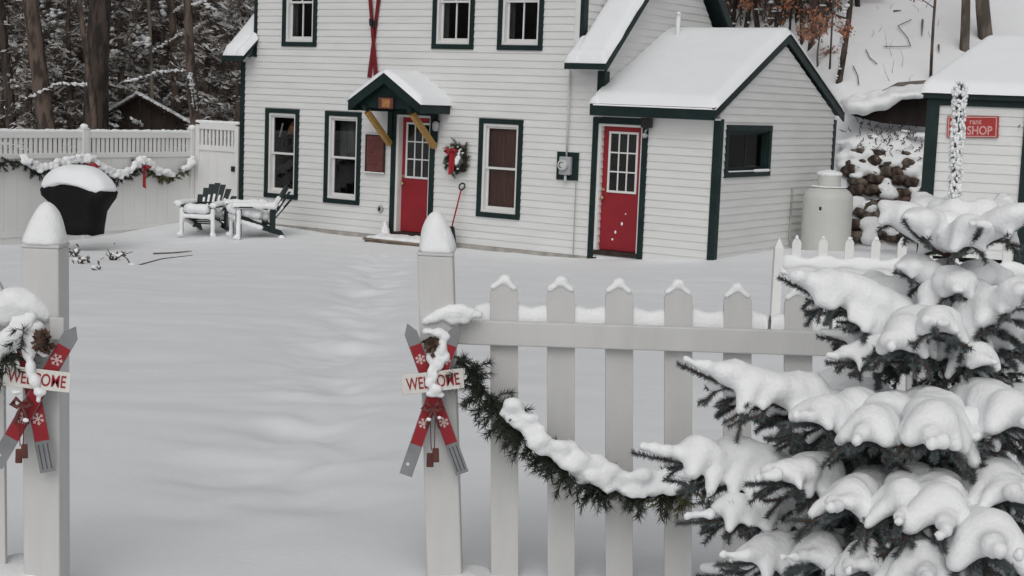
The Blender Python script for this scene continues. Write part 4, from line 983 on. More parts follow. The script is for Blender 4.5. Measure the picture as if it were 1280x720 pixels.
def post(parent, O, xt, yt, xb, yb, Y, wd):
    t_ = at(xt, yt, Y)-O; b_ = at(xb, yb, Y)-O; h = wd/2; k = MB()
    k.hexa([b_+Vector((sx*h, sy*h, 0)) for sx, sy in ((-1, -1), (1, -1), (1, 1), (-1, 1))]+[t_+Vector((sx*h, sy*h, 0)) for sx, sy in ((-1, -1), (1, -1), (1, 1), (-1, 1))])
    p = k.build('post', 'picket', parent, bevel=.005)
    k = MB(); k.hexa([t_+Vector((sx*h*g_, sy*h*g_, z)) for g_, z in ((1.035, .0), (1.035, .010)) for sx, sy in ((-1, -1), (1, -1), (1, 1), (-1, 1))]); k.build('post_cap', 'picket', p, bevel=.003)
    return t_
t_ = post(RF, RO_, 545.0, 318, 557.0, 735, FY, .112)
def cap_snow(parent, c, hw, hgt):
    """rounded loaf of snow on a square post"""
    k = MB(); n, m_ = 36, 16; v = []; f = []; sd = random.random()*30
    for j in range(m_+1):
        q = j/m_*.985; rr = hw*(1-q**1.9)**.58*(1.0+.03*math.exp(-((q-.12)/.1)**2)); pw = .55+.45*min(1, q*1.6)
        for i in range(n):
            a_ = 2*math.pi*i/n; cx, sx = math.cos(a_), math.sin(a_); nn = 1+.16*float(fbm(cx*1.5+sd, sx*1.5+q*2.5+sd))
            v.append((c.x+abs(cx)**pw*(1 if cx > 0 else -1)*rr*nn+.004*math.sin(q*3+sd), c.y+abs(sx)**pw*(1 if sx > 0 else -1)*rr*nn, c.z+q*hgt))
    for j in range(m_):
        for i in range(n): f.append((j*n+i, j*n+(i+1) % n, (j+1)*n+(i+1) % n, (j+1)*n+i))
    f += [tuple(range(n-1, -1, -1)), tuple(m_*n+i for i in range(n))]
    k.add(v, f); return k.build('snow_cap', 'snow_fine', parent, smooth=True)
cap_snow(RF, t_+Vector((0, 0, .010)), .0575, .130)
E_ = []
rt = lambda x: 400+(x-566)*25/764
def rail_snow(parent, xa, xb, yfn, Y, O, hl, hm, hr):
    k = MB(); N = 16; v = []; f = []; sd = random.random()*40
    for i in range(N+1):
        q = i/N; x = xa+(xb-xa)*q; h = hl*max(0, 1-q/.62)**1.6+hr*max(0, (q-.38)/.62)**1.6
        h = (max(hm, h)+hm*.25*float(fbm(q*2+sd, sd)))*Y/FPX
        p = at(x, yfn(x)+.6, Y)-O; dy = .034+.008*float(fbm(q*2.5+sd, 9))
        for a_, z_ in ((-1, 0), (-1.12, .3), (-1.02, .62), (-.7, .88), (-.1, 1), (.5, .95), (.95, .6), (1, 0)): v.append(p+Vector((0, .010+a_*dy, z_*h)))
    for i in range(N):
        for j in range(7): a_ = i*8+j; f.append((a_, a_+8, a_+9, a_+1))
    f += [tuple(range(8)), tuple(N*8+j for j in range(7, -1, -1))]
    k.add(v, f); return k.build('rail_snow', 'snow_fine', parent, smooth=True)
k = MB(); v = []; f = []; xs_ = np.linspace(572, 1330, 320); cen = np.array([p[0] for p in px])
for x in xs_:
    dd_ = np.abs(cen-x).min()/37.; h_ = (21+15*(1-dd_)**1.5+5*float(fbm(x*.03, 4)))*FY/FPX; p = at(x, rt(x)+.5, FY+.055)-RO_; dy = .028
    for a_, z_ in ((-1, -.3), (-1.05, .25), (-1.0, .6), (-.72, .88), (-.1, 1), (.5, .95), (.95, .6), (1, -.3)): v.append(p+Vector((0, a_*dy, z_*h_)))
for i in range(len(xs_)-1):
    for j in range(7): a_ = i*8+j; f.append((a_, a_+8, a_+9, a_+1))
k.add(v, f); k.build('rail_snow', 'snow_fine', RF, smooth=True)
rail(RF, 566, 402, 1330, 427, 28, FY+.0425, RO_)
for tp in tops: snow('picket_snow', [(tp+Vector((random.gauss(0, .003), 0, -.012)), (.024, .022, .019))]+[(tp+Vector((q, 0, -.012-abs(q)*.75)), (.013, .021, .011)) for q in np.linspace(-.034, .034, 9)], .006, RF, iters=5)
for x, y, r_ in ((532, 402, .016), (542, 398, .022), (552, 393, .026), (563, 389, .028), (575, 388, .028), (587, 391, .024), (598, 394, .018), (566, 400, .024), (580, 400, .02)): E_.append((vpx(x, y, FY-.058)-RO_, (r_*1.1, r_*.9, r_*.85)))
snow('snow', E_, .009, RF, iters=4)
snow('drift', [(vpx(580+random.gauss(0, 14), 724, FY)-RO_+Vector((0, random.gauss(0, .05), -.02)), (.08, .1, .055)) for i in range(8)], .015, RF, iters=4)
LYY = 4.42
LF = thing('gate_post', 'near white gate post with rounded snow cap at the left edge', 'post', Vector((at(63, 720, LYY).x, LYY, .85))); LO_ = LF.location.copy()
t_ = post(LF, LO_, 57.0, 308, 59.0, 735, LYY, .108)
cap_snow(LF, t_+Vector((0, 0, .010)), .0575, .122)
for x in (-14, -86): picket(LF, at(x, 340, LYY+.03)-LO_, at(x+4, 735, LYY+.03)-LO_, .0895, .022)
a = at(-140, 404, LYY-.016)-LO_; b_ = at(34, 404, LYY-.016)-LO_; k = MB(); dn = Vector((0, 0, -.075)); th = Vector((0, .034, 0)); k.hexa([a+dn, b_+dn, b_+dn+th, a+dn+th, a, b_, b_+th, a+th]); k.build('rail', 'picket', LF, bevel=.004)
snow('snow', [(at(x, y, LYY-.05)-LO_, (r_, r_*1.1, r_*.85)) for x, y, r_ in ((-40, 392, .04), (-22, 388, .04), (-6, 386, .045), (8, 380, .045), (20, 374, .05), (34, 380, .045), (46, 388, .035), (30, 392, .04), (10, 396, .04), (56, 396, .025))], .012, LF, iters=4)
snow('drift', [(at(10+random.gauss(0, 22), 716, LYY)-LO_+Vector((0, random.gauss(0, .05), -.03)), (.09, .1, .06)) for i in range(10)], .015, LF, iters=4)
k = MB(); k.box(.02, .062, -.078, -.066, at(80, 425, LYY-.07).z-LO_.z, at(80, 397, LYY-.07).z-LO_.z); k.build('strike_plate', 'picket', LF, bevel=.003)

# ------------------------------------------------------------------ welcome signs
def welcome(label, Y, skis, plank, bell, snowspots, O):
    t = thing('welcome_sign', label, 'sign', O, 'welcome signs on the gate posts')
    P = lambda x, y, d: at(x, y, Y-d)-O
    flake_me = None
    for si, (tp, bt, wd, striped) in enumerate(skis):
        tp = Vector(tp); bt = Vector(bt); d = (bt-tp).normalized(); n = Vector((-d.y, d.x)); L = (bt-tp).length; z0 = .006+si*.012
        Q = lambda l, s_: tuple(tp+d*l+n*s_)
        k = MB(); k.prism([Q(0, 0), Q(13, wd/2), Q(L, wd/2), Q(L, -wd/2), Q(13, -wd/2)][::-1], P and (lambda a, b_, dd: P(a, b_, dd)), z0, z0+.009); s = k.build('ski', 'skigrey', t, bevel=.001)
        k = MB(); r0, r1 = L*.145, L*.80; k.prism([Q(r0, -wd/2+.8), Q(r1, -wd/2+.8), Q(r1, wd/2-.8), Q(r0, wd/2-.8)], lambda a, b_, dd: P(a, b_, dd), z0+.0092, z0+.0102); k.build('red_band', 'welred', s)
        for fl in (L*.24, L*.66):
            k = MB()
            for q in range(3):
                a_ = q*math.pi/3+.3; c = Vector(Q(fl, 0)); e = Vector((math.cos(a_), math.sin(a_))); m_ = Vector((-e.y, e.x)); R_ = wd*.40
                k.prism([tuple(c+e*R_+m_*.8), tuple(c-e*R_+m_*.8), tuple(c-e*R_-m_*.8), tuple(c+e*R_-m_*.8)], lambda a, b_, dd: P(a, b_, dd), z0+.0104+q*.0002, z0+.0110+q*.0002)
                for sg in (-1, 1):
                    for si_ in (-1, 1):
                        c2 = c+e*R_*.55*sg; f_ = (e*sg*.7+m_*si_*.7)*R_*.38; m2 = Vector((-f_.y, f_.x)).normalized()*.6
                        k.prism([tuple(c2+f_+m2), tuple(c2+m2), tuple(c2-m2), tuple(c2+f_-m2)], lambda a, b_, dd: P(a, b_, dd), z0+.0104, z0+.0109)
            k.build('snowflake', 'flake', s, kind=None)
        if striped:
            for q in (-.28, 0, .28):
                k = MB(); k.prism([Q(L*.82, wd*q-.7), Q(L*.98, wd*q-.7), Q(L*.98, wd*q+.7), Q(L*.82, wd*q+.7)], lambda a, b_, dd: P(a, b_, dd), z0+.0092, z0+.010); k.build('stripe', 'skiline', s)
        else:
            c = Q(L*.93, 2); k = MB(); k.prism([(c[0]+math.cos(q)*2.2, c[1]+math.sin(q)*2.2) for q in np.linspace(0, 5.8, 10)], lambda a, b_, dd: P(a, b_, dd), z0+.0092, z0+.0105); k.build('screw', 'signwhite', s)
    k = MB(); k.prism(plank, lambda a, b_, dd: P(a, b_, dd), .032, .044); pk = k.build('plank', 'signwhite', t, bevel=.0015)
    c = sum((Vector(q) for q in plank), Vector((0, 0)))/4; e = (Vector(plank[1])-Vector(plank[0])); W = e.length
    me = text_mesh('WELCOME', 1, .0008, .010, 1.); xs = [v.co.x for v in me.vertices]; ys = [v.co.y for v in me.vertices]; wx = max(xs)-min(xs); hy = max(ys)-min(ys); cx_ = (max(xs)+min(xs))/2; cy_ = (max(ys)+min(ys))/2
    e.normalize(); n_ = Vector((-e.y, e.x)); hpx = 15.5
    for v in me.vertices:
        q = c+e*((v.co.x-cx_)/wx*W*.86)-n_*((v.co.y-cy_)/hy*hpx); v.co = P(q.x, q.y, .0448+v.co.z)
    me.materials.clear(); me.materials.append(M['welred']); link('lettering', me, pk)
    bx_, by_ = bell
    k = MB()
    for q in (-3, 3): k.tube([P(bx_+q, by_-48, .036), P(bx_+q*.8, by_-20, .04), P(bx_+q*.6, by_-8, .04)], .0016, 5)
    k.build('string', 'rust', t)
    k = MB()
    for q, dy in ((-3.5, 4), (3.5, -2)): k.prism([(bx_+q-4, by_+dy-9), (bx_+q+4, by_+dy-9), (bx_+q+4.6, by_+dy+9), (bx_+q-4.6, by_+dy+9)], lambda a, b_, dd: P(a, b_, dd), .03, .05+q*.001)
    k.build('bell', 'rust', t, bevel=.003)
    k = MB()
    for sg in (-1, 1):
        k.tube([P(bx_, by_-62, .05), P(bx_+sg*7, by_-68, .054), P(bx_+sg*12, by_-61, .05), P(bx_+sg*6, by_-57, .052), P(bx_, by_-62, .05)], [.003, .007, .009, .006, .003], 8)
        k.tube([P(bx_, by_-60, .05), P(bx_+sg*5, by_-48, .05), P(bx_+sg*8, by_-36, .045)], [.003, .006, .004], 6)
    k.build('bow', 'plaque', t, smooth=True)
    E_ = [(P(x, y, d), tuple(q*Y/FPX for q in r)) for x, y, d, r in snowspots]
    snow('snow', E_, .0055, t, iters=3); return t
Y1 = 4.735
welcome('red and grey crossed-ski welcome sign on the post right of the gateway', Y1,
    [((509, 404), (578, 592), 16.5, True), ((573, 404), (507, 594), 16.5, False)],
    [(501.7, 469), (579, 460), (580.5, 485), (503, 494)], (541, 571),
    [(541, 446, .03, (9, 9, 10)), (546, 455, .042, (10, 7, 9)), (538, 466, .05, (5, 5, 9)), (544, 470, .052, (4, 4, 8)), (536, 478, .05, (6, 6, 7)), (546, 486, .05, (8, 6, 6)), (540, 492, .045, (9, 6, 5)), (552, 436, .03, (8, 8, 12)), (551, 494, .04, (6, 5, 4)), (558, 446, .03, (6, 6, 8)), (536, 524, .05, (4, 4, 4)), (549, 522, .05, (4, 4, 3)), (548, 416, .02, (10, 9, 7)), (556, 420, .02, (8, 8, 7)), (534, 414, .015, (8, 8, 5))], at(543, 500, Y1))
Y2 = 4.33
welcome('red and grey crossed-ski welcome sign on the post at the left edge', Y2,
    [((23, 395), (60, 590), 20, True), ((95, 408), (-6, 582), 20, False)],
    [(5, 456), (89.5, 466), (86.5, 491), (3, 482)], (27, 566),
    [(36, 440, .03, (9, 9, 14)), (42, 425, .02, (14, 10, 12)), (38, 460, .05, (7, 7, 14)), (44, 476, .05, (8, 7, 9)), (50, 490, .045, (9, 8, 6)), (30, 418, .03, (7, 8, 10)), (40, 408, .02, (16, 12, 10)), (48, 500, .045, (4, 4, 4)), (32, 525, .05, (5, 4, 4)), (20, 490, .045, (8, 6, 4)), (56, 440, .02, (8, 8, 8))], at(45, 490, Y2))
# garlands on the front fence
gp = smooth_pts([at(x, y, 4.73) for x, y in ((572, 446), (582, 458), (597, 478), (622, 510), (655, 540), (690, 568), (722, 590), (760, 606), (800, 612), (860, 606), (930, 590))], 6)
garland('front_garland', 'green pine garland loaded with snow hanging along the near picket fence', gp, .1, .030, .0034, 300, snow_r=.034, vox=.008, tilt=(.008, -.036, .022), tuft=.092, droop=.7, snow_off=.45, gaps=.33)
gp = smooth_pts([at(x, y, 4.30) for x, y in ((34, 408), (14, 425), (-8, 450), (-35, 470))], 6)
garland('gate_garland', 'bit of dark green garland left of the left welcome sign', gp, .1, .030, .0034, 260, snow_r=.03, vox=.010, tuft=.08, droop=.6)
for (x, y, lab) in ((540, 432, 'small brown pine cone behind the right welcome sign'), (53, 428, 'small brown pine cone behind the left welcome sign')):
    Yc = 4.70 if x > 300 else 4.28; p = at(x, y, Yc); t = thing('pine_cone', lab, 'pine cone', p, 'pine cones behind the welcome signs'); k = MB(); 
    k.lathe([(.006, -.026), (.015, -.015), (.018, .0), (.014, .015), (.004, .026)], 14); k.build('core', 'wood_dark', t, smooth=True)
    tri_mesh('scale', leaf_tris(np.array([(math.cos(a)*.013, math.sin(a)*.013, z) for z in np.linspace(-.02, .02, 7) for a in np.linspace(0, 6, 9)]), .022, .8), 'stem', t)

# ------------------------------------------------------------------ woods behind the fence on the left
def blob_mesh(name, C, R, mt, parent, sub=1, kind=None):
    """many small lumps of snow, each a jittered ball"""
    V, F = ico(sub); n = len(C); C = np.asarray(C); R = np.asarray(R); J = 1+.25*(rng.random((n, len(V), 1))-.5)
    vv = (V[None]*J*R[:, None, :]+C[:, None, :]).reshape(-1, 3); F_ = np.array(F); ff = (F_[None]+(np.arange(n)*len(V))[:, None, None]).reshape(-1, 3)
    me = bpy.data.meshes.new(name); me.vertices.add(len(vv)); me.vertices.foreach_set('co', vv.astype(np.float32).ravel()); me.loops.add(ff.size); me.loops.foreach_set('vertex_index', ff.ravel().astype(np.int32))
    me.polygons.add(len(ff)); me.polygons.foreach_set('loop_start', np.arange(0, ff.size, 3, dtype=np.int32)); me.polygons.foreach_set('use_smooth', np.ones(len(ff), bool)); me.update(calc_edges=True); me.materials.append(M[mt]); return link(name, me, parent, kind=kind)
def trunk_pts(H, lean, wob, n=9):
    ph = random.random()*6; return [Vector((lean[0]*q*H+wob*math.sin(q*5+ph), lean[1]*q*H+wob*math.cos(q*4+ph), q*H)) for q in np.linspace(0, 1, n)]
def conifer(label, x, y, H, R, r0, dens=1.0, snowy=.5, group='snowy conifers in the wood', low=.04):
    z0 = gz(x, y); t = thing('conifer_tree', label, 'tree', Matrix.Translation((x, y, z0-.1)), group)
    tp = trunk_pts(H, (random.gauss(0, .01), 0), .05); k = MB(); k.tube(tp, [r0*(1-.9*q)+.01 for q in np.linspace(0, 1, 9)], 9); k.build('trunk', 'bark', t, smooth=True)
    LP = []; SC = []; SR = []; kb_ = MB(); nb = int(H*11*dens)
    for i in range(nb):
        q = low+(1-low)*random.random()**1.25; 
        if q*H > 6.8 and random.random() < .6: continue
        a = random.uniform(0, 2*math.pi); L = R*(1-q)**.75*random.uniform(.6, 1.1)+.12; p0 = Vector((tp[int(q*8)].x, tp[int(q*8)].y, q*H)); dr = Vector((math.cos(a), math.sin(a), 0)); dp = random.uniform(.25, .55)
        P = bez(p0, p0+dr*L*.5+Vector((0, 0, L*.12)), p0+dr*L-Vector((0, 0, L*dp)), 6); kb_.tube([Vector(p) for p in P], [.018, .016, .013, .011, .009, .007, .004], 4, cap=False)
        m_ = int(L*26); q_ = rng.random(m_)**.8; idx = np.clip((q_*6).astype(int), 0, 5); fr_ = (q_*6-idx)[:, None]; pp = P[idx]*(1-fr_)+P[idx+1]*fr_
        sw = rng.normal(size=(m_, 3))*np.array([.12, .12, .05])*(.4+L*.35); sw[:, 2] -= np.abs(sw[:, 0])*.35; pp = pp+sw; LP.append(pp)
        s_ = rng.random(m_) < snowy*(.75 if random.random() < .75 else 1.6)
        c = pp[s_]+np.array([0, 0, .035]); SC.append(c); SR.append(np.stack([.045+.05*rng.random(len(c)), .045+.05*rng.random(len(c)), .018+.022*rng.random(len(c))], -1)*(.8+.3*R))
    kb_.build('branches', 'bark_dark', t, kind='stuff')
    LP = np.concatenate(LP); tri_mesh('crown', leaf_tris(np.repeat(LP, 6, 0)+rng.normal(size=(len(LP)*6, 3))*.06, .15, .10, .35), 'conifer', t, kind='stuff')
    SC = np.concatenate(SC); SR = np.concatenate(SR); n = len(SC); cl_ = np.array([float(fbm(c[0]*1.4+x, c[2]*1.4+y)) for c in SC]) > (.16 if snowy < .5 else .05)
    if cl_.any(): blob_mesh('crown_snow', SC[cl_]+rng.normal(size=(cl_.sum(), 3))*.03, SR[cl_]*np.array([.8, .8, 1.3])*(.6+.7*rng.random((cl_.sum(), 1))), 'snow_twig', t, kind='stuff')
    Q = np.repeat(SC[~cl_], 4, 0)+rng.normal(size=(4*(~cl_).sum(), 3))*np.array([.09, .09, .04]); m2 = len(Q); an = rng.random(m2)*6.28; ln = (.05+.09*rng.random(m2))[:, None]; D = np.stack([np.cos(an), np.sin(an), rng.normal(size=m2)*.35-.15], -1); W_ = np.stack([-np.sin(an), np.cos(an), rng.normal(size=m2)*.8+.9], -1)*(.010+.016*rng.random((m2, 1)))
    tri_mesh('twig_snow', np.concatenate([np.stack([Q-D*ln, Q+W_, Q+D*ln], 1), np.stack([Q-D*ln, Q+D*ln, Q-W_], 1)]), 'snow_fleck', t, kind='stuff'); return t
def wood_trunk(label, xb, yb, xt, yt, Y, wpx, mt='bark', branches=5, group='bare trunks in the wood', H=9, snowside=.0):
    """a bare trunk through two pixels at distance Y, carried on up above the frame"""
    a = at(xb, yb, Y); b_ = at(xt, yt, Y); d = (b_-a)/(b_.z-a.z); z0 = gz(a.x, Y); base = a-d*(a.z-z0+.1)
    t = thing('bare_tree', label, 'tree', base, group); r0 = wpx*Y/FPX/2; n = 12; ph = random.random()*6
    P = [d*(q*H)+Vector((.05*math.sin(q*7+ph), .05*math.cos(q*6+ph), 0))*min(1, q*4) for q in np.linspace(0, 1, n)]
    k = MB(); k.tube(P, [r0*(1.12 if i == 0 else 1-.55*i/(n-1)) for i in range(n)], 12); k.build('trunk', mt, t, smooth=True)
    for i in range(branches):
        q = random.uniform(.12, .75); p0 = d*(q*H); an = random.uniform(0, 6.28); L = random.uniform(.5, 1.6); e = p0+Vector((math.cos(an)*L, math.sin(an)*L*.6, random.uniform(-.3, .6)*L)); mdp = (p0+e)/2+Vector((0, 0, random.uniform(-.1, .15)))
        k = MB(); k.tube([p0, mdp, e], [r0*.22, r0*.14, .006], 6); lb = k.build('limb', mt, t, smooth=True)
        C = [p0+(mdp-p0)*u+Vector((0, 0, r0*.16)) for u in np.linspace(.1, 1, 22)]+[mdp+(e-mdp)*u+Vector((0, 0, r0*.1)) for u in np.linspace(.1, 1, 22)]
        blob_mesh('snow', np.array([tuple(c) for c in C])+rng.normal(size=(len(C), 3))*.015, (np.abs(rng.normal(size=(len(C), 3)))*.018+.012)*np.array([1.6, 1.2, .8]), 'snow_twig', lb)
    if snowside:
        C = np.array([tuple(d*(q*H)+Vector((-r0*.75, -r0*.6, 0))) for q in np.linspace(.0, .6, 70)]); blob_mesh('bark_snow', C+rng.normal(size=C.shape)*.02, np.abs(rng.normal(size=(70, 3)))*.03+.015, 'snow_twig', t, kind='stuff')
    return t
random.seed(5)
for a in (('thick brown trunk leaning right, second from the left edge of the wood', 60, 160, 34, 0, 31, 26, 'bark'), ('dark trunk standing at the very left edge of the wood', 12, 160, 2, 0, 33, 15, 'bark_dark'),
          ('widest dark trunk in the wood, behind the post of the white fence', 121, 160, 128, 0, 31.5, 37, 'bark_dark'), ('thin brown trunk just left of the widest dark trunk', 116, 160, 101, 0, 30.8, 9, 'bark'),
          ('brown trunk standing right of the small hut roof', 247, 160, 236, 0, 30.6, 15, 'bark'), ('slim brown trunk above the small hut roof', 216, 110, 212, 0, 34, 12, 'bark'), ('slim far trunk between the thick trunk and the widest one', 84, 160, 76, 0, 38, 11, 'bark_dark'), ('thin pale dead trunk with bare side limbs above the hut', 187, 120, 184, 10, 33, 6, 'bark_grey'),
          ('slim far trunk left of the house eave', 282, 160, 276, 0, 37, 9, 'bark_dark'), ('narrow far trunk between the slim trunk and the brown trunk by the hut', 225, 120, 227, 0, 40, 9, 'bark')):
    wood_trunk(*a, branches=9 if 'dead' in a[0] else 3)
con = [(5, 34, 1.0), (32, 32.2, .9), (70, 34.5, 1.1), (88, 32.6, 1.0), (150, 33.2, 1.0), (172, 36, 1.3), (205, 35.5, 1.2), (262, 33, 1.1), (285, 34.5, 1.2), (300, 32.5, 1.0), (228, 38, 1.3), (120, 37, 1.4), (30, 38, 1.4), (140, 40, 1.5), (258, 40, 1.5), (-40, 34, 1.3), (190, 42, 1.6), (75, 42, 1.6)]
cl = ['snowy young conifer at the left edge of the wood', 'small snowy conifer between the two leftmost trunks', 'snowy conifer right of the thick leaning trunk', 'low snowy conifer left of the widest trunk', 'snowy conifer just right of the widest trunk', 'conifer behind the peak of the small hut', 'snowy conifer above the sloping hut roof', 'grey snowy conifer right of the brown trunk by the hut', 'dense snowy conifer left of the house eave', 'snowy conifer touching the house corner']
for i, (x, Y, R) in enumerate(con):
    p = at(x, 150, Y); conifer(cl[i] if i < len(cl) else 'far snowy conifer deep in the wood, %s' % ('behind the brown trunk by the hut', 'straight above the fence post', 'behind the thick leaning trunk', 'right of the widest trunk', 'left of the house eave', 'at the left picture edge', 'above the hut roof', 'left of the widest trunk')[i-len(cl)], p.x, Y, random.uniform(5.5, 8), R, .10, 1.0, .42 if i not in (2, 4) else .6)
# the mass of brush and far stems that closes the view
k = MB(); random.seed(9)
for i in range(1500):
    Y = random.uniform(37, 48); x = random.uniform(-80, 330); p = at(x, 150, Y); z0 = gz(p.x, Y); h = random.uniform(1.5, 7); ln = random.gauss(0, .12); r_ = random.uniform(.012, .05)
    k.tube([Vector((p.x, Y, z0)), Vector((p.x+ln*h*.5+random.gauss(0, .1), Y, z0+h*.5)), Vector((p.x+ln*h+random.gauss(0, .2), Y, z0+h))], [r_, r_*.7, r_*.3], 4, cap=False)
    for j in range(4):
        q = random.uniform(.2, .95); c = Vector((p.x+ln*h*q, Y, z0+h*q)); e = c+Vector((random.gauss(0, .5), random.gauss(0, .3), random.uniform(-.1, .4))); k.tube([c, e], [.014, .006], 3, cap=False)
o = k.build('far_brush', 'brush', None, kind='stuff'); o['label'] = 'brown tangle of far stems and brush behind the conifers'; o['category'] = 'brush'
C = []; 
for i in range(5200):
    Y = random.uniform(36.5, 47); p = at(random.uniform(-60, 330), random.uniform(-40, 165), Y); C.append(tuple(p))
o = tri_mesh('far_foliage', leaf_tris(np.repeat(np.array(C), 8, 0)+rng.normal(size=(len(C)*8, 3))*.2, .26, .12, .2), ['brush', 'conifer'], None, 'stuff', (rng.random(len(C)*16) < .4).astype(int)); o['label'] = 'dull brown and green far foliage deep in the wood'; o['category'] = 'foliage'
sel = rng.random(len(C)) < .38
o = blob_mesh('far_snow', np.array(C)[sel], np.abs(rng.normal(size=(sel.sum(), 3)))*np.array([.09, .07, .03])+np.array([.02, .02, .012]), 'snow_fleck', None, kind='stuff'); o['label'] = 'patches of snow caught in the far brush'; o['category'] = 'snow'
# small hut among the trees
hx = at(185, 160, 32.6); HT = thing('forest_hut', 'small dark brown hut with a snow-edged roof among the trees', 'hut', Vector((hx.x, hx.y, gz(hx.x, hx.y)))); HTo = HT.location.copy()
q3 = lambda x, y, Y: at(x, y, Y)-HTo
pk_, er, el = (172, 117), (246, 158), (118, 150)
for i in range(7):
    x0 = 128+i*15.5; x1 = x0+15; ytop = lambda x: pk_[1]+(x-pk_[0])*(er[1]-pk_[1])/(er[0]-pk_[0]) if x > pk_[0] else pk_[1]+(pk_[0]-x)*.62
    if ytop(x1) > 175: continue
    k = MB(); k.hexa([q3(x0, 205, 32.6), q3(x1, 205, 32.6), q3(x1, 205, 32.65), q3(x0, 205, 32.65), q3(x0, ytop(x0)+2, 32.6), q3(x1, ytop(x1)+2, 32.6), q3(x1, ytop(x1)+2, 32.65), q3(x0, ytop(x0)+2, 32.65)]); k.build('plank', 'wood_dark', HT)
for si_, (a, b_) in enumerate(((pk_, er), (pk_, el))):
    k = MB(); k.hexa([q3(a[0], a[1]+3, 32.2), q3(b_[0], b_[1]+3, 32.2), q3(b_[0], b_[1]+3, 34), q3(a[0], a[1]+3, 34), q3(a[0], a[1], 32.2), q3(b_[0], b_[1], 32.2), q3(b_[0], b_[1], 34), q3(a[0], a[1], 34)]); rf = k.build('roof', 'wood_dark', HT)
    blob_mesh('roof_snow', np.array([tuple(q3(a[0]+(b_[0]-a[0])*q, a[1]+(b_[1]-a[1])*q-1.0, Yv)) for q in np.linspace(0, 1, 30) for Yv in np.linspace(32.22, 33.9, 10)]), np.tile(np.array([[.06, .12, .028 if si_ == 0 else .012]]), (300, 1))*(.6+.8*rng.random((300, 3))), 'snow_twig', rf)

# ------------------------------------------------------------------ trees on the hill to the right
def hill_tree(label, base_px, top_px, wpx, mt, H, leaves, lsize=.10, lmat='leaf', low=.15, limbs=7, spread=1.0, group=None, snowside=0):
    b0 = onground(*base_px); tq = at(top_px[0], top_px[1], b0.y); d = (tq-b0)/(tq.z-b0.z); t = thing('beech_tree', label, 'tree', b0-Vector((0, 0, .1)), group or 'trees on the snowy hillside')
    r0 = wpx*b0.y/FPX/2; n = 12; ph = random.random()*6; P = [d*(q*H)+Vector((r0*.6*math.sin(q*9+ph), 0, 0)) for q in np.linspace(0, 1, n)]
    k = MB(); k.tube(P, [r0*(1-.75*i/(n-1)) for i in range(n)], 10); k.build('trunk', mt, t, smooth=True)
    LV = []
    for i in range(limbs):
        q = random.uniform(low, .8); p0 = d*(q*H); an = random.uniform(0, 6.28); L = random.uniform(.5, 1.3)*spread; e = p0+Vector((math.cos(an)*L, math.sin(an)*L*.6, random.uniform(.0, .5)*L)); mdp = (p0+e)/2+Vector((0, 0, .12*L))
        k = MB(); k.tube([p0, mdp, e], [r0*.35, r0*.22, .006], 5); 
        for j in range(5):
            u = random.uniform(.3, 1); c = mdp+(e-mdp)*u if u > .5 else p0+(mdp-p0)*u*2; e2 = c+Vector((random.gauss(0, .25), random.gauss(0, .2), random.uniform(-.1, .25)))*spread; k.tube([c, e2], [.008, .004], 4); LV += [c+(e2-c)*random.random() for _ in range(leaves)]
        k.build('limb', mt, t, smooth=True)
    if leaves: 
        A = np.array([tuple(v) for v in LV]); A = np.repeat(A, 3, 0)+rng.normal(size=(len(A)*3, 3))*.07; tri_mesh('crown', leaf_tris(A, lsize, .5, .9), lmat, t, kind='stuff')
    if snowside:
        C = np.array([tuple(d*(q*H)+Vector((-r0*.8, -r0*.5, 0))) for q in np.linspace(.02, .5, 50)]); blob_mesh('bark_snow', C+rng.normal(size=C.shape)*.015, np.abs(rng.normal(size=(50, 3)))*.03+.015, 'snow_twig', t, kind='stuff')
    return t
random.seed(31)
hill_tree('dark leaning tree with snow on its bark, right of the wing gable', (1048, 103), (1061, 0), 8, 'bark', 8, 5, low=.10, snowside=1)
hill_tree('thin dark sapling just left of the dark leaning tree', (1038, 86), (1041, 0), 2.6, 'bark', 6, 4, low=.2)
hill_tree('thin bent sapling rising behind the shed roof edge', (1163, 100), (1170, 0), 4, 'bark', 7, 6, low=.20, limbs=9)
hill_tree('pale forked trunk standing left of the thick trunk above the shed', (1207, 62), (1205, 0), 12, 'bark_grey', 7, 2, lmat='leafpale', low=.3)
hill_tree('thick grey-brown trunk above the shed roof', (1232, 50), (1232, 0), 18, 'bark_grey', 9, 3, low=.3, limbs=8)
hill_tree('short pale-leaved sapling beside the wing gable', (1022, 84), (1024, 40), 3, 'bark_grey', 1.3, 4, .10, 'leafpale', low=.25, limbs=7, spread=.55)
hl = ['dark stem with russet leaves above the wing ridge, right side', 'russet-leaved young beech behind the wing ridge', 'slender russet beech nearest the main house gable', 'slender dark stem in the russet thicket above the wing']
_o = ['first', 'second', 'third', 'fourth', 'fifth', 'sixth', 'seventh', 'eighth', 'ninth', 'tenth']
_xs = [1012, 1002, 985, 968, 950, 930, 914, 996, 1030, 960, 940, 920, 1075, 1095]; _rk = sorted(range(14), key=lambda q: _xs[q])
THL = ['russet-leaved stem in the thicket above the wing roof, %s from the house gable' % _o[_rk.index(q)] if _rk.index(q) < 10 else ['russet-leaved stem directly right of the wing peak', 'russet-leaved stem left of the dark leaning tree', 'russet-leaved stem high on the hill right of the dark leaning tree', 'rightmost russet-leaved stem at the top edge of the hill'][_rk.index(q)-10] for q in range(14)]
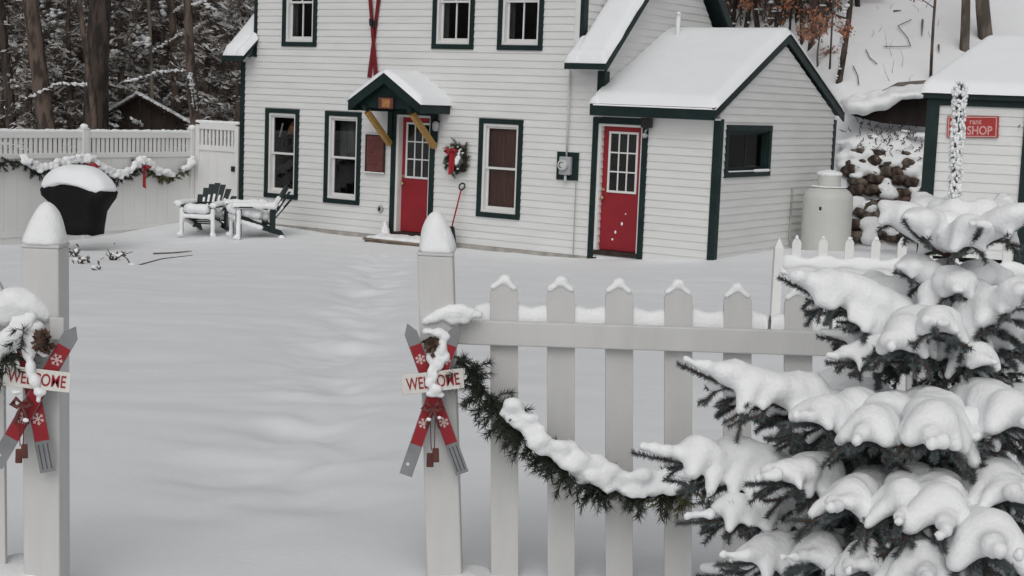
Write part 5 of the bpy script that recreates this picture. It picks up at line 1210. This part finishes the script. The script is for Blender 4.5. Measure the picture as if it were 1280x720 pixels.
for i, (x, y, xt) in enumerate(((1012, 60, 1016), (1002, 55, 1000), (985, 50, 989), (968, 40, 972), (950, 40, 945), (930, 40, 935), (914, 38, 917), (996, 30, 993), (1030, 40, 1036), (960, 20, 965), (940, 10, 938), (920, 10, 926), (1075, 10, 1070), (1095, -5, 1096))):
    hill_tree(THL[i], (x, y), (xt, 0 if y > 10 else y-40), random.uniform(3, 8), 'bark_dark', random.uniform(4, 7), 5, .11, 'leaf' if i % 3 else 'leafpale', low=.06 if i > 3 else .2, limbs=11, spread=1.1, group='russet thicket above the wing roof')
k = MB(); C = []
for i in range(420):
    x = random.uniform(860, 1045); y = random.uniform(-30, 34); p = onground(x, max(y, 2)) if y < 30 else onground(x, y); h = random.uniform(.5, 2.6); e = p+Vector((random.gauss(0, .3), random.gauss(0, .2), h)); k.tube([p, (p+e)/2+Vector((random.gauss(0, .1), 0, 0)), e], [.02, .014, .006], 4, cap=False)
    for j in range(5): C.append(tuple(p+(e-p)*random.random()+Vector((random.gauss(0, .15), random.gauss(0, .15), random.gauss(0, .1)))))
o = k.build('hill_brush', 'brush', None, kind='stuff'); o['label'] = 'grey brown brush on the hill above the wing roof'; o['category'] = 'brush'
C = np.array(C); o = tri_mesh('hill_leaves', leaf_tris(np.repeat(C, 2, 0)+rng.normal(size=(len(C)*2, 3))*.1, .13, .45, .8), ['brush', 'leaf', 'conifer'], None, 'stuff', rng.choice(3, len(C)*4, p=[.5, .22, .28])); o['label'] = 'russet and brown leaves clinging to the hill brush'; o['category'] = 'leaves'
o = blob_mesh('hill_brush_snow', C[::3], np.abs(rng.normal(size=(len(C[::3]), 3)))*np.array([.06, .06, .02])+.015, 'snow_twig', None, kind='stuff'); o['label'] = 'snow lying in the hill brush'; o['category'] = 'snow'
# sticks lying on the hillside snow
for lab, pts in (('forked dead branch lying on the open hillside', ((1104, 62), (1122, 62), (1138, 61), (1134, 50), (1122, 36), (1139, 28))), ('short dark stick on the hillside near the top', ((1117, 17), (1126, 16.5))), ('bent twig on the snow between the two dark trees', ((1082, 66), (1087, 76), (1096, 84))), ('small dark stump stub on the hillside left of the pale trunk', ((1173, 60), (1173.5, 68))), ('thin stem stuck in the snow right of the dark leaning tree', ((1066, 86), (1072, 98), (1073, 109))), ('bare stem standing on the hillside in line with the bent sapling', ((1153, 28), (1152, 48)))):
    P = [onground(x, y, .06) for x, y in pts]; t = thing('dead_branch', lab, 'branch', P[0], 'sticks on the hillside snow'); k = MB(); k.tube([p-P[0] for p in P], [.026 if len(pts) < 3 else .012]+[.011]*(len(P)-1), 6); k.build('stick', 'wood_grey', t)

k = MB(); random.seed(4)
for i in range(22):
    p = onground(random.uniform(1040, 1285), random.uniform(2, 112)); e = p+Vector((random.gauss(0, .10), 0, random.uniform(.10, .42))); k.tube([p-Vector((0, 0, .05)), (p+e)/2+Vector((random.gauss(0, .04), 0, 0)), e], [.005, .004, .002], 4, cap=False)
o = k.build('hill_twigs', 'wood_grey', None, kind='stuff'); o['label'] = 'sparse thin dry stems sticking out of the hillside snow'; o['category'] = 'twigs'

# ------------------------------------------------------------------ the near spruce, loaded with snow
random.seed(77); rng = np.random.default_rng(77)
TY = 4.0
SP = thing('spruce_tree', 'young blue spruce bowed under heavy snow in the right foreground', 'tree', Vector((at(1150, 720, TY).x, TY, .80))); SO = SP.location.copy()
AX = [(1150, 740), (1152, 690), (1156, 620), (1162, 545), (1172, 470), (1181, 400), (1189, 322), (1193, 245), (1200, 108)]
axp = [at(x, y, TY)-SO for x, y in AX]; axp[0] = Vector((axp[1].x, axp[1].y, -.05))
def axis_at(y):
    for (a, pa), (b_, pb) in zip(zip(AX[1:-1], axp[1:-1]), zip(AX[2:], axp[2:])):
        if b_[1] <= y <= a[1]: q = (a[1]-y)/(a[1]-b_[1]); return pa+(pb-pa)*q
    return axp[1]+(axp[0]-axp[1])*min(1, (y-690)/200)
k = MB(); k.tube(axp, [.026, .024, .022, .019, .016, .013, .010, .007, .005], 10); k.build('trunk', 'stem', SP, smooth=True)
NW = .0023; NL = .0138
def twig_needles(P, per=1300): return needle_tris(polyseg(P), per, NL, NW, 60)
def spruce_branch(y0, tip, tipY, lift=.0, heavy=1.0, lat=1.0, bare_tip=.12, r=.0055):
    """a limb from the trunk to a tip, with side twigs in two ranks, needles all round and a snow pillow on top"""
    p0 = np.array(axis_at(y0)); p1 = np.array(at(tip[0], tip[1], tipY)-SO); L = np.linalg.norm(p1-p0); c = (p0+p1)/2+np.array([0, 0, lift*L])
    N = 14; P = bez(p0, c, p1, N); d = norm(p1-p0); side = norm(np.cross(d, [0, 0, 1.])); upv = np.array([0, 0, 1.])
    k = MB(); k.tube([Vector(p) for p in P], [r*(1-.7*i/N) for i in range(N+1)], 6); br = k.build('branch', 'stem', SP, smooth=True)
    tw = []; E_ = []; T = [twig_needles(P[3:], 4200)]
    for i in range(N+1):
        q = i/N
        if q < .12: continue
        if q < .955:
            w_ = (.036+.034*math.sin(math.pi*min(1, q*1.02)))*heavy*random.uniform(.85, 1.15); h_ = (.026+.020*math.sin(math.pi*q))*heavy*random.uniform(.85, 1.15)
            tp_ = 1-.58*float(sstep(.50, 1.0, q)); w_ *= tp_; h_ *= .25+.75*tp_
            sh = side*random.gauss(0, .010); E_.append((P[i]+sh+upv*(h_*.98+.004), (w_*.85, w_*.85, h_)))
            if i < N: pm_ = (P[i]+P[i+1])/2; E_.append((pm_+side*random.gauss(0, .012)+upv*(h_*.95+.004), (w_*.8, w_*.8, h_*.95)))
    ns = int(max(2, L/.078)*lat)
    for j in range(ns):
        for sg in (-1, 1):
            q = .20+.64*(j+random.uniform(.1, .9))/ns; i = min(N-1, int(q*N)); b0 = P[i]; ll = (L*.29*(1-q*.85)+.028)*random.uniform(.75, 1.2)
            dr = norm(d*.62+side*sg*random.uniform(.65, .95)+upv*random.uniform(-.40, -.08)); e = b0+dr*ll-upv*ll*random.uniform(.20, .65)
            Q = bez(b0, b0+dr*ll*.55+upv*.012, e, 6); tw.append(Q); T.append(twig_needles(Q, 3600))
            sn = random.uniform(.75, 1.2)
            for m_ in range(7):
                u = m_/6
                if u > (.85 if j % 3 == 0 else .70): continue
                w_ = (.048-.036*u)*heavy*sn; h_ = (.036-.024*u)*heavy*sn; E_.append((Q[m_]+upv*(h_*.95+.003), (w_*.85, w_*.85, h_)))
            for m_ in range(1 if ll < .08 else 3):      # tertiary twigs
                u = random.uniform(.3, .9); b2 = Q[int(u*6)]; d2 = norm(dr*.7+side*random.choice((-1, 1))*.6+d*.3+upv*random.uniform(-.45, .0)); e2 = b2+d2*ll*random.uniform(.3, .5); T.append(twig_needles(np.array([b2, (b2+e2)/2, e2]), 3400)); tw.append(np.array([b2, (b2+e2)/2, e2]))
                if random.random() < .0: E_ += [(b2+(e2-b2)*v_+upv*.018*heavy, (.022*heavy, .022*heavy, .018*heavy)) for v_ in (.1, .4, .65)]
    k = MB()
    for Q in tw: k.tube([Vector(p) for p in Q], [.003]*(len(Q)-1)+[.0012], 4, cap=False)
    k.build('twigs', 'stem', br, kind='stuff')
    tri_mesh('needles', np.concatenate(T), 'needle', br, kind='stuff')
    snow('branch_snow', E_, .0080, br, iters=17)
    return br
# leader: rimed, upright
Lp = [np.array(axp[-2]+(axp[-1]-axp[-2])*q) for q in np.linspace(0, 1, 8)]
T = needle_tris(polyseg(Lp), 3200, .019, .0024, 40); tri_mesh('leader_needles', T, 'needle', SP, kind='stuff')
C = np.array([Lp[0]+(Lp[-1]-Lp[0])*q for q in rng.random(620)]); an = rng.random(620)*6.28; rr = .008+.010*rng.random(620); C = C+np.stack([np.cos(an)*rr, np.sin(an)*rr, np.zeros(620)], -1)
blob_mesh('leader_rime', C, np.stack([.0026+.0030*rng.random(620)]*2+[.004+.004*rng.random(620)], -1), 'snow_fine', SP, kind='stuff')
W = []
def B(*a, **kw): spruce_branch(*a, **kw)
# top whorl, rising
for tip, Yt in (((1130, 276), 3.88), ((1302, 262), 3.82), ((1226, 286), 3.72), ((1099, 262), 4.14), ((1148, 250), 4.2), ((1264, 252), 4.16), ((1190, 255), 4.22)): B(322, tip, Yt, lift=-.12, heavy=.95, lat=.35)
snow('crown_snow', [(Vector(np.array(axis_at(285)))+Vector((random.gauss(0, .035), random.gauss(0, .03), random.gauss(.025, .018))), (.045, .045, .036)) for i in range(20)], .009, SP, iters=5)
# between the whorls
for tip, Yt in (((1118, 340), 3.93), ((1200, 372), 3.74), ((1262, 350), 4.08), ((1158, 396), 3.86), ((1170, 345), 4.1), ((1250, 395), 3.9)): B(375, tip, Yt, lift=.06, heavy=.8, lat=.7)
# second whorl
for tip, Yt, kw in (((973, 347), 3.92, dict(lift=-.05, heavy=1.05)), ((1296, 360), 3.58, dict(lift=-.12, heavy=1.0)), ((1022, 421), 3.98, dict(heavy=.75)), ((1033, 454), 3.82, dict(heavy=.75)), ((1108, 447), 3.60, dict(heavy=1.15, lift=.12)), ((1168, 412), 3.56, dict(heavy=.9, lift=.05)), ((1310, 425), 3.8, dict()), ((1240, 462), 3.6, dict(heavy=.9)), ((1070, 352), 4.36, dict()), ((1245, 340), 4.4, dict()), ((1290, 470), 4.0, dict())): B(450 if tip[1] > 370 else 430, tip, Yt, **kw)
# third whorl
for tip, Yt, kw in (((847, 455), 3.78, dict(lift=-.06, heavy=1.12)), ((986, 532), 3.50, dict(lift=.06, heavy=1.05)), ((1062, 565), 3.36, dict(lift=.10, heavy=1.1)), ((1168, 575), 3.28, dict(lift=.14, heavy=1.25)), ((1290, 545), 3.34, dict(lift=.12, heavy=1.25)), ((955, 548), 4.22, dict(heavy=.9)), ((1010, 475), 4.4, dict()), ((925, 520), 4.02, dict(heavy=.9)), ((1230, 560), 3.42, dict(lift=.1)), ((1330, 500), 3.8, dict())): B(560, tip, Yt, **kw)
# fourth whorl
for tip, Yt, kw in (((790, 566), 3.74, dict(heavy=1.12, lift=.0)), ((932, 606), 3.46, dict(lift=.08)), ((846, 655), 3.66, dict(heavy=.95, lift=.03)), ((1030, 650), 3.26, dict(lift=.08)), ((1120, 668), 3.16, dict(lift=.12)), ((1180, 690), 3.08, dict(lift=.14, heavy=1.1)), ((1290, 640), 3.2, dict(lift=.1, heavy=1.1)), ((830, 600), 4.25, dict(heavy=.9)), ((960, 640), 3.9, dict(heavy=.9)), ((1240, 640), 3.4, dict())): B(645, tip, Yt, **kw)
# lowest boughs
for tip, Yt, kw in (((895, 706), 3.52, dict(lift=.05)), ((985, 712), 3.32, dict(lift=.06)), ((1060, 730), 3.16, dict(lift=.08)), ((1150, 745), 3.02, dict(lift=.08, heavy=1.15)), ((1265, 712), 2.98, dict(lift=.10, heavy=1.3)), ((870, 720), 4.1, dict()), ((950, 690), 4.2, dict()), ((1040, 700), 3.6, dict()), ((1220, 740), 3.3, dict()), ((1330, 700), 3.3, dict())): B(720, tip, Yt, **kw)

bpy.data.scenes.remove(TMP)
